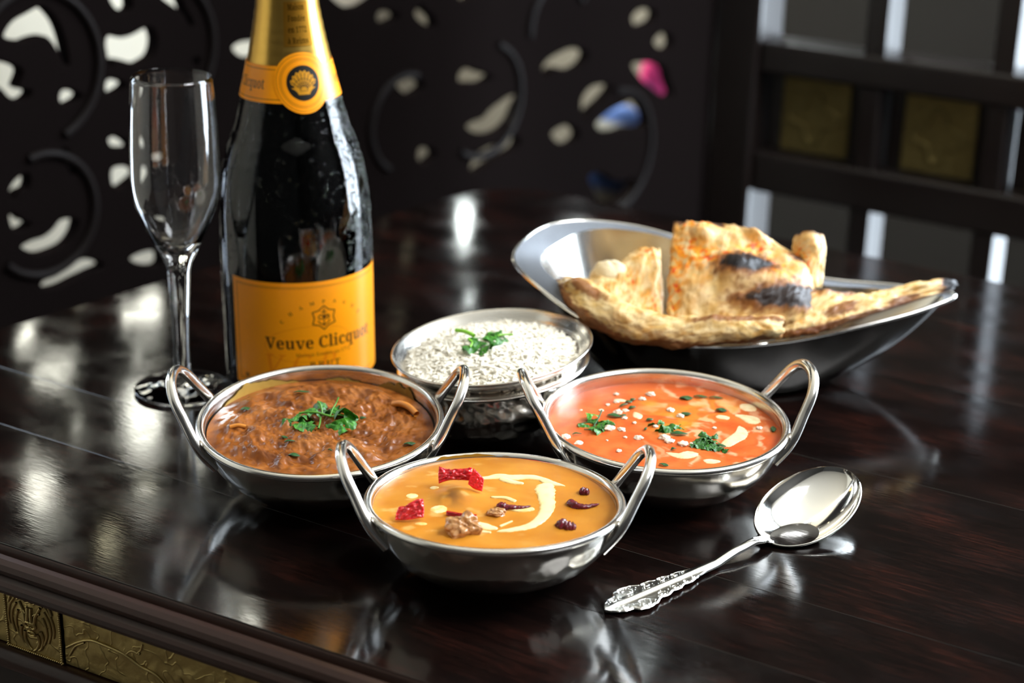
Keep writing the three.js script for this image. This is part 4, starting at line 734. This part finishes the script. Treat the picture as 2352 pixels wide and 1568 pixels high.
// ------------------------------------------------------------ the spoon
{
  const C0 = V(0.1482, T + 0.0112, -0.758), yaw = 0.79, pit = 0.255, roll = 0.14;
  const d = V(Math.cos(yaw), 0, -Math.sin(yaw)), s = V(Math.sin(yaw), 0, Math.cos(yaw)), y = V(0, 1, 0);
  const d2 = d.clone().multiplyScalar(Math.cos(pit)).addScaledVector(y, Math.sin(pit)), y2 = d.clone().multiplyScalar(-Math.sin(pit)).addScaledVector(y, Math.cos(pit)), s2 = s.clone().multiplyScalar(Math.cos(roll)).addScaledVector(y2, -Math.sin(roll)), y3 = s.clone().multiplyScalar(Math.sin(roll)).addScaledVector(y2, Math.cos(roll));
  const o = thing('serving_spoon', 'silver serving spoon with an ornate scalloped handle lying on the bare table', 'spoon', [0.1482, T, -0.758]);
  const L = 0.067, Wd = 0.0415, at = (a, b, c) => C0.clone().addScaledVector(d2, a).addScaledVector(s2, b).addScaledVector(y3, c).sub(o.position).toArray();
  const egg = (u, r, grow = 0) => { const t = u * Math.PI * 2; return [(L / 2 + grow) * r * Math.cos(t), (Wd / 2 + grow) * r * Math.sin(t) * (1 - 0.03 * Math.cos(t))]; };
  const depth = (r) => -0.0112 * Math.pow(1 - r * r, 0.72);
  part('bowl', mergeVertices(mergeGeometries([
    gridMesh(160, 44, (u, v) => { const [a, b] = egg(u, v); return { p: at(a, b, depth(v)) }; }, { wrapU: true }),
    gridMesh(160, 6, (u, v) => { const k = v * Math.PI, [a, b] = egg(u, 1, 0.00055 * Math.sin(k)); return { p: at(a, b, -0.00055 * (1 - Math.cos(k))) }; }, { wrapU: true }),
    gridMesh(160, 44, (u, v) => { const [a, b] = egg(u, 1 - v); return { p: at(a, b, depth(1 - v) - 0.0011) }; }, { wrapU: true }),
  ]), 1e-7), M.silver, o, 'deep mirror-bright spoon bowl');
  // handle: stations from the neck to the pointed end
  const neck = V(...at(-L / 2 + 0.0012, 0, -0.0006)), tip = V(0.0441, T + 0.0016, -0.6650).sub(o.position), dir = tip.clone().sub(neck).setY(0), len = dir.length(); dir.normalize();
  const side = V(-dir.z, 0, dir.x);
  const wAt = curveOf(pts('0,3.4 0.05,2.9 0.12,2.5 0.3,2.7 0.42,3.2 0.485,3.9 0.50,4.5 0.55,5.6 0.585,5.2 0.62,6.6 0.66,6.2 0.70,7.6 0.735,7.1 0.79,9.6 0.835,10.4 0.875,9.3 0.90,6.6 0.93,6.3 0.96,4.8 0.985,2.6 1,0.5'));
  const yAt = curveOf(pts('0,0 0.04,1.6 0.10,2.6 0.2,1.6 0.4,-1.2 0.6,-3.2 0.8,-4.2 0.92,-4.3 1,-3.9'));
  function curveOf(q) { return (x) => { let i = 0; while (i < q.length - 2 && q[i + 1][0] < x) i++; const t = clamp((x - q[i][0]) / (q[i + 1][0] - q[i][0])); return mix(q[i][1], q[i + 1][1], t * t * (3 - 2 * t)) / 1000; }; }
  const base0 = neck.y, H = (x) => { const k = base0 + yAt(x); return Math.max(k, 0.0016 + 0.0002); };
  const P = (x, b, c) => { const p = neck.clone().addScaledVector(dir, x * len).addScaledVector(side, b); p.y = H(x) + c; return p.toArray(); };
  const thickAt = (x) => mix(0.0019, 0.0013, smooth(0.2, 0.6, x)), ridge = (b, x) => 0.0012 * Math.exp(-b * b / 0.0000026) * smooth(0.02, 0.2, x) * smooth(1.0, 0.9, x);
  part('handle', mergeVertices(mergeGeometries([1, -1].map((sg) => {
    const g = gridMesh(40, 220, (u, v) => { const k = 2 * u - 1, w = wAt(v), b = k * w, e = Math.sqrt(Math.max(0, 1 - Math.pow(Math.abs(k), 7))); return { p: P(v, b, sg > 0 ? e * thickAt(v) / 2 + ridge(b, v) * e : -e * thickAt(v) / 2) }; });
    if (sg > 0) { const ix = g.index.array; for (let i = 0; i < ix.length; i += 3) { const t = ix[i]; ix[i] = ix[i + 1]; ix[i + 1] = t; } g.computeVertexNormals(); }
    return g;
  })), 1e-7), M.cutlery, o, 'long tapered handle with a scalloped end');
  const scrollOn = (x, b, r, turns, mir, w = 0.0004) => { const q = []; for (let k = 0; k <= 24; k++) { const t = k / 24, a = t * turns * 6.283 + 0.6, R = r * (1 - 0.7 * t); q.push(P(clamp(x + R * Math.cos(a) * 1.25 / len, 0, 1), mir * (b + R * Math.sin(a)), 0.00056)); } return tube(q, w, 40, 5); };
  for (const mir of [1, -1]) {
    for (const [x, b, r, n] of [[0.835, 0.0058, 0.0036, 1.15], [0.725, 0.0050, 0.0020, 1.2], [0.64, 0.0044, 0.0017, 1.2], [0.57, 0.0036, 0.0013, 1.1], [0.925, 0.0036, 0.0017, 1.2], [0.515, 0.0027, 0.0009, 1.1]]) part('scroll_relief', scrollOn(x, b, r, n, mir), M.cutlery, o);
    const dots = []; for (let k = 0; k < 9; k++) { const a = 0.5 + k / 8 * 3.4, g = new THREE.SphereGeometry(0.00035, 6, 5); g.translate(...P(0.835 + 0.0029 * Math.cos(a) * 1.25 / len, mir * (0.0058 + 0.0026 * Math.sin(a)), 0.0007)); dots.push(g); }
    for (let k = 0; k < 46; k++) { const x = rr(0.5, 0.96), b = rr(0.0024, Math.max(0.0026, wAt(x) - 0.0012)), g = new THREE.SphereGeometry(rr(0.0002, 0.0004), 6, 5); g.translate(...P(x, mir * b, 0.00058)); dots.push(g); }
    part('bead_relief', joined(dots), M.cutlery, o);
    part('edge_relief', tube(Array.from({ length: 70 }, (_, k) => { const x = mix(0.47, 0.99, k / 69); return P(x, mir * Math.max(0.0004, wAt(x) - 0.0005), 0.00035); }), 0.0003, 140, 5), M.cutlery, o);
  }
  for (const k of [-1, 0, 1]) part('neck_relief', tube(pts('0.02,0 0.05,0.4 0.09,0.2').map(([x, b]) => P(x, (k * 1.4 + b * k) / 1000, thickAt(x) / 2 + ridge(k * 0.0014, x))), 0.0003, 14, 5), M.silver, o);
}

// ------------------------------------------------------------ the bread dish and the bread
const mm = (t) => t.trim().split('\n').map((row) => pts(row).map((q) => q.map((k) => k / 1000)));
{
  const o = thing('bread_dish', 'boat-shaped steel dish with a wide engraved rim, heaped with flatbread', 'dish', [0.125, T, -0.952]);
  const rim = new THREE.CatmullRomCurve3(mm('0,75,-941 7,78,-976 21,80,-998 40,80,-1009 72,77,-1012 96,73,-1007 139,62,-1000 190,52,-992 232,50,-988 258,52,-973 264,53,-962 245,49,-949 208,45,-930 154,42,-905 104,42,-894 67,45,-897 42,55,-896 18,67,-909')[0].map(([x, y, z]) => V(x - 0.125, y, z + 0.952)), true, 'centripetal');
  const nU = 180, rimP = rim.getPoints(nU);
  const lipW = rimP.map((p) => { const a = Math.atan2(p.z, p.x); return 0.006 + 0.010 * smooth(-0.02, -0.11, p.x) + 0.004 * smooth(0, -0.04, p.z); });
  const center = V(0.004, 0.052, 0);
  const foot = (a) => V(0.000 + 0.060 * Math.cos(a), 0, 0.001 + 0.030 * Math.sin(a));
  const section = (i, t, off) => {                 // t: 0 the middle of the floor .. 1 the lip's inner edge .. 2 the lip's outer edge
    const p = rimP[i % nU], a = Math.atan2(p.z / 0.055, p.x / 0.13), f = foot(a), inn = p.clone().add(center.clone().sub(p).setY(0).normalize().multiplyScalar(lipW[i % nU])); inn.y -= 0.0022;
    let q;
    if (t <= 0.35) { const k = t / 0.35; q = V(f.x * k, 0.0015 + off, f.z * k); }
    else if (t <= 1) { const k = (t - 0.35) / 0.65, c1 = f.clone().lerp(inn, 0.55); c1.y = inn.y * 0.16; q = f.clone().setY(0.0015).multiplyScalar((1 - k) * (1 - k)).addScaledVector(c1, 2 * k * (1 - k)).addScaledVector(inn, k * k); q.y += off; }
    else { const k = t - 1; q = inn.clone().lerp(p, k); q.y += off; }
    return q;
  };
  const shell = (t0, t1, n, off) => gridMesh(nU, n, (u, v) => { const t = mix(t0, t1, v), i = Math.round(u * nU), q = section(i, t, off); return { p: q.toArray(), uv: [u * 40, t * 4] }; }, { wrapU: true });
  const engraved = dataMap(256, 256, (x, y) => { const a = Math.sin(x * 6.283 * 4) * Math.sin(y * 6.283 * 4), b = fbm(x * 20, y * 20, 3), k = clamp(0.5 + 0.6 * a + 0.5 * b); return [k, k, k]; });
  const lipMat = std({ color: rgb(0.55, 0.57, 0.61), map: engraved, metalness: 1, roughness: 0.36, bumpMap: engraved, bumpScale: 0.0009 });
  part('inside', shell(0, 1, 40, 0.0008), M.rim, o); part('outside', shell(0, 1, 40, -0.0006), M.shadedSteel, o);
  part('engraved_rim', mergeGeometries([shell(1, 2, 8, 0.0008), shell(1, 2, 8, -0.0006)]), lipMat, o, 'wide rim engraved with small leaves');
  part('rim_bead', tube(rimP.slice(0, nU).map((p) => [p.x, p.y + 0.0001, p.z]), 0.0012, 260, 8, true), M.rim, o);
}
{
  const G = 'pieces of flatbread in the bread dish';
  const naanMat = phys({ vertexColors: true, roughness: 0.5, specularIntensity: 0.45, bumpMap: dataMap(256, 256, tiledNoise()), bumpScale: 0.0004 });
  function tiledNoise() { const f = tiled((x, y) => fbm(x * 24, y * 24, 4)); return (x, y) => { const k = 0.5 + 0.5 * f(x, y); return [k, k, k]; }; }
  function naan(label, at, rows, { thick = 0.006, bubbles = [], chars = [], zones = [], ragged = 0.022, topping = 1, seed = 0, amp = 0.0016, nu = 110, nv = 70, toast = 0, su = 1 }) {
    const o = thing('naan_piece', label, 'bread', [at[0] / 1000, T + at[1] / 1000, at[2] / 1000], 0, G);
    const bump = (u, v) => { const U = u * su; let h = amp * (fbm(U * 3.4 + seed, v * 2.8, 2) + 0.5 * Math.abs(fbm(U * 6 + seed, v * 5, 2))) + 0.0003 * fbm(U * 18, v * 14 + seed, 2); for (const [a, b, r, k] of bubbles) h += k / 1000 * Math.exp(-((u - a) ** 2 + ((v - b) * 0.8) ** 2) / r / r); return h; };
    const color = (u, v, s) => {
      const a = fbm(u * su * 6 + seed, v * 5 + 2, 4), b = fbm(u * su * 13 - seed, v * 11, 3), h = bump(u, v) * 1000;
      let k = mix3([0.62, 0.38, 0.12], [0.74, 0.56, 0.29], clamp(0.55 + 1.1 * a));
      k = mix3(k, [0.50, 0.23, 0.035], clamp(smooth(0.10, 0.5, fbm(u * su * 4 + seed, v * 3.4 - 4, 3) + toast) * 0.75));
      if (s > 0) for (const [zu, zv, ru, rv] of zones) { const w = Math.exp(-(((u - zu) / ru) ** 2) - ((v - zv) / rv) ** 2) * clamp(0.55 + 1.6 * b); k = mix3(k, [0.80, 0.27, 0.008], clamp(w * 1.4) * topping); k = mix3(k, [0.70, 0.07, 0.012], topping * smooth(0.38, 0.6, w * clamp(0.6 + 1.5 * fbm(u * 16 + seed, v * 16, 2)))); }
      k = mix3(k, [0.46, 0.19, 0.04], smooth(1.2, 3.6, h) * 0.35);
      const e = Math.max(Math.abs(2 * u - 1), Math.abs(2 * v - 1)); k = mix3(k, [0.40, 0.17, 0.045], smooth(0.94, 1, e) * smooth(-0.1, 0.3, b) * 0.8);
      for (const [cu, cv, ru, rv, dark] of chars) { const q = ((u - cu) / ru) ** 2 + ((v - cv) / rv) ** 2, w = Math.exp(-q * 0.6 * (1 + 0.7 * b)); k = mix3(k, [0.20, 0.06, 0.012], smooth(0.10, 0.42, w) * 0.9); k = mix3(k, [0.008, 0.005, 0.005], smooth(0.38, 0.62, w) * dark); }
      return k;
    };
    const wob = (u, v) => { const e = smooth(0.5, 1, Math.max(Math.abs(2 * u - 1), Math.abs(2 * v - 1))); return [u + ragged * e * fbm(v * 5 + seed * 3, u * 2, 3), v + 2 * ragged * e * fbm(u * 7 - seed * 2, v * 2 + 9, 3)]; };
    const R = rows.map((r, i) => r.map(([x, y, z], j) => [x - at[0] / 1000, y - at[1] / 1000, z - at[2] / 1000]));
    const g = sheet(R, { nu, nv, thick, bump, color, warp: wob, soft: 10 });
    { const p = g.attributes.position, n = g.attributes.normal; const uv = []; for (let i = 0; i < p.count; i++) uv.push(p.getX(i) * 10 + p.getZ(i) * 3, p.getY(i) * 10 + p.getZ(i) * 5); g.setAttribute('uv', new THREE.Float32BufferAttribute(uv, 2)); }
    part('crust', g, naanMat, o); return o;
  }
  naan('large upright naan piece with two black charred blisters, middle of the bread dish', [130, 60, -925], mm(`87,53,-900 103,52,-898 127,53,-897 152,53,-900 173,53,-910
88,64,-915 106,63,-912 128,64,-910 154,63,-915 174,63,-925
89,77,-930 109,77,-925 129,77,-925 152,75,-930 173,67,-940
91,87,-945 110,87,-940 130,86,-940 150,81,-945 171,70,-950
93,96,-955 108,97,-955 129,94,-956 147,89,-955 167,74,-958`), { seed: 1, thick: 0.008, amp: 0.003, zones: [[0.12, 0.62, 0.14, 0.2], [0.3, 0.6, 0.2, 0.1], [0.2, 0.93, 0.15, 0.06], [0.62, 0.72, 0.14, 0.12], [0.7, 0.5, 0.12, 0.08], [0.05, 0.3, 0.06, 0.3]], bubbles: [[0.47, 0.47, 0.14, 7], [0.70, 0.22, 0.18, 7], [0.25, 0.82, 0.10, 4], [0.60, 0.92, 0.08, 6], [0.88, 0.6, 0.1, 5], [0.2, 0.25, 0.14, 3], [0.4, 0.99, 0.06, -4], [0.78, 0.9, 0.08, -4]], chars: [[0.52, 0.52, 0.15, 0.085, 1], [0.78, 0.22, 0.24, 0.10, 0.95], [0.06, 0.99, 0.06, 0.03, 0.7], [0.88, 0.66, 0.05, 0.05, 0.9], [0.62, 0.98, 0.10, 0.04, 0.95], [0.36, 0.99, 0.05, 0.03, 0.8]] });
  const pale = naan('pale naan piece with a round white bubble, left end of the bread dish', [65, 65, -925], mm(`31,66,-910 47,57,-901 66,53,-898 86,51,-900
35,66,-925 52,66,-917 69,63,-918 86,59,-922
40,59,-942 55,65,-940 73,73,-944 86,71,-946
46,60,-950 60,67,-953 75,77,-960 87,77,-962`), { seed: 4.4, thick: 0.007, amp: 0.0025, zones: [[0.78, 0.8, 0.15, 0.15], [0.35, 0.2, 0.1, 0.12], [0.85, 0.2, 0.12, 0.15], [0.6, 0.45, 0.1, 0.1]], bubbles: [[0.32, 0.62, 0.17, 4], [0.8, 0.5, 0.2, 3]], chars: [], topping: 0.8 });
  part('bubble', (() => { const g = new THREE.SphereGeometry(1, 40, 28), p = g.attributes.position, col = []; for (let i = 0; i < p.count; i++) { const x = p.getX(i), y = p.getY(i), z = p.getZ(i), k = 1 + 0.12 * fbm3(x * 1.4, y * 1.4, z * 1.4, 3); p.setXYZ(i, x * k * 0.0115 - 0.0095, y * k * 0.0105 + 0.0035, z * k * 0.009 - 0.009); col.push(...mix3([0.80, 0.66, 0.42], [0.62, 0.38, 0.12], smooth(-0.1, -0.8, y) + smooth(0.1, -0.9, x) * 0.5)); } g.setAttribute('color', new THREE.Float32BufferAttribute(col, 3)); g.computeVertexNormals(); return g; })(), naanMat, pale, 'round pale bubble');
  naan('long folded naan edge running along the front lip of the bread dish', [90, 55, -895], mm(`26,63,-930 37,57,-902 61,48,-891 93,45,-888 124,48,-889 152,50,-894
25,66,-931 34,64,-902 58,55,-888 90,52,-883 123,55,-884 151,55,-889
27,68,-932 40,71,-907 63,63,-892 92,58,-888 124,59,-889 151,60,-894
33,64,-938 48,64,-920 66,57,-906 93,52,-901 125,53,-901 153,53,-904`), { seed: 7.7, thick: 0.006, amp: 0.0022, topping: 0.35, su: 2.0, nu: 170, bubbles: [[0.2, 0.6, 0.07, 2.5], [0.42, 0.5, 0.09, 2], [0.75, 0.65, 0.08, 2]], chars: [[0.0, 0.6, 0.03, 0.2, 0.9], [0.12, 0.25, 0.07, 0.16, 0], [0.27, 0.18, 0.10, 0.13, 0.25], [0.42, 0.08, 0.10, 0.12, 0.2], [0.58, 0.14, 0.08, 0.12, 0.2], [0.72, 0.08, 0.10, 0.10, 0.4], [0.9, 0.12, 0.07, 0.1, 0.2], [0.85, 0.62, 0.14, 0.05, 0], [0.22, 0.62, 0.06, 0.06, 0]], toast: 0.0 });
  naan('thin tapering naan tail with burnt edge, right end of the bread dish', [210, 56, -930], mm(`148,46,-897 172,49,-901 199,54,-914 228,56,-934 259,59,-954
148,55,-905 173,56,-910 200,59,-920 231,60,-939 263,61,-957
162,61,-920 185,60,-925 206,60,-930 235,63,-944 263,62,-960
172,62,-940 193,60,-940 213,58,-940 239,61,-952 258,61,-962`), { seed: 11, thick: 0.005, zones: [[0.1, 0.4, 0.08, 0.15]], topping: 0.5, su: 1.8, nu: 140, bubbles: [[0.12, 0.7, 0.14, 4], [0.5, 0.5, 0.08, 1.5], [0.78, 0.6, 0.06, 2]], chars: [[0.14, 0.88, 0.16, 0.13, 1], [0.97, 0.6, 0.05, 0.7, 1], [0.38, 0.35, 0.06, 0.10, 0], [0.72, 0.2, 0.06, 0.12, 0.2], [0.2, 0.05, 0.12, 0.05, 0.2], [0.8, 0.95, 0.12, 0.08, 0.8], [0.5, 0.05, 0.3, 0.06, 0.4]], toast: 0.12 });
  naan('small curled-up naan strip with a burnt tip, standing at the back of the bread dish', [172, 75, -950], mm(`160,58,-945 170,60,-939 179,58,-945
165,72,-953 171,75,-944 181,74,-953
166,82,-958 172,86,-949 182,83,-958
167,88,-963 173,91,-955 181,87,-963`), { seed: 15, thick: 0.007, zones: [[0.35, 0.35, 0.25, 0.3]], nu: 40, nv: 50, bubbles: [[0.5, 0.9, 0.3, 2]], chars: [[0.5, 1.0, 0.6, 0.09, 0.95]], topping: 0.9 });
}

scene.traverse((o) => { if (o.isMesh) { o.castShadow = true; o.receiveShadow = true; } if (o.isLight && o.shadow) o.castShadow = true; });
renderer.render(scene, camera);
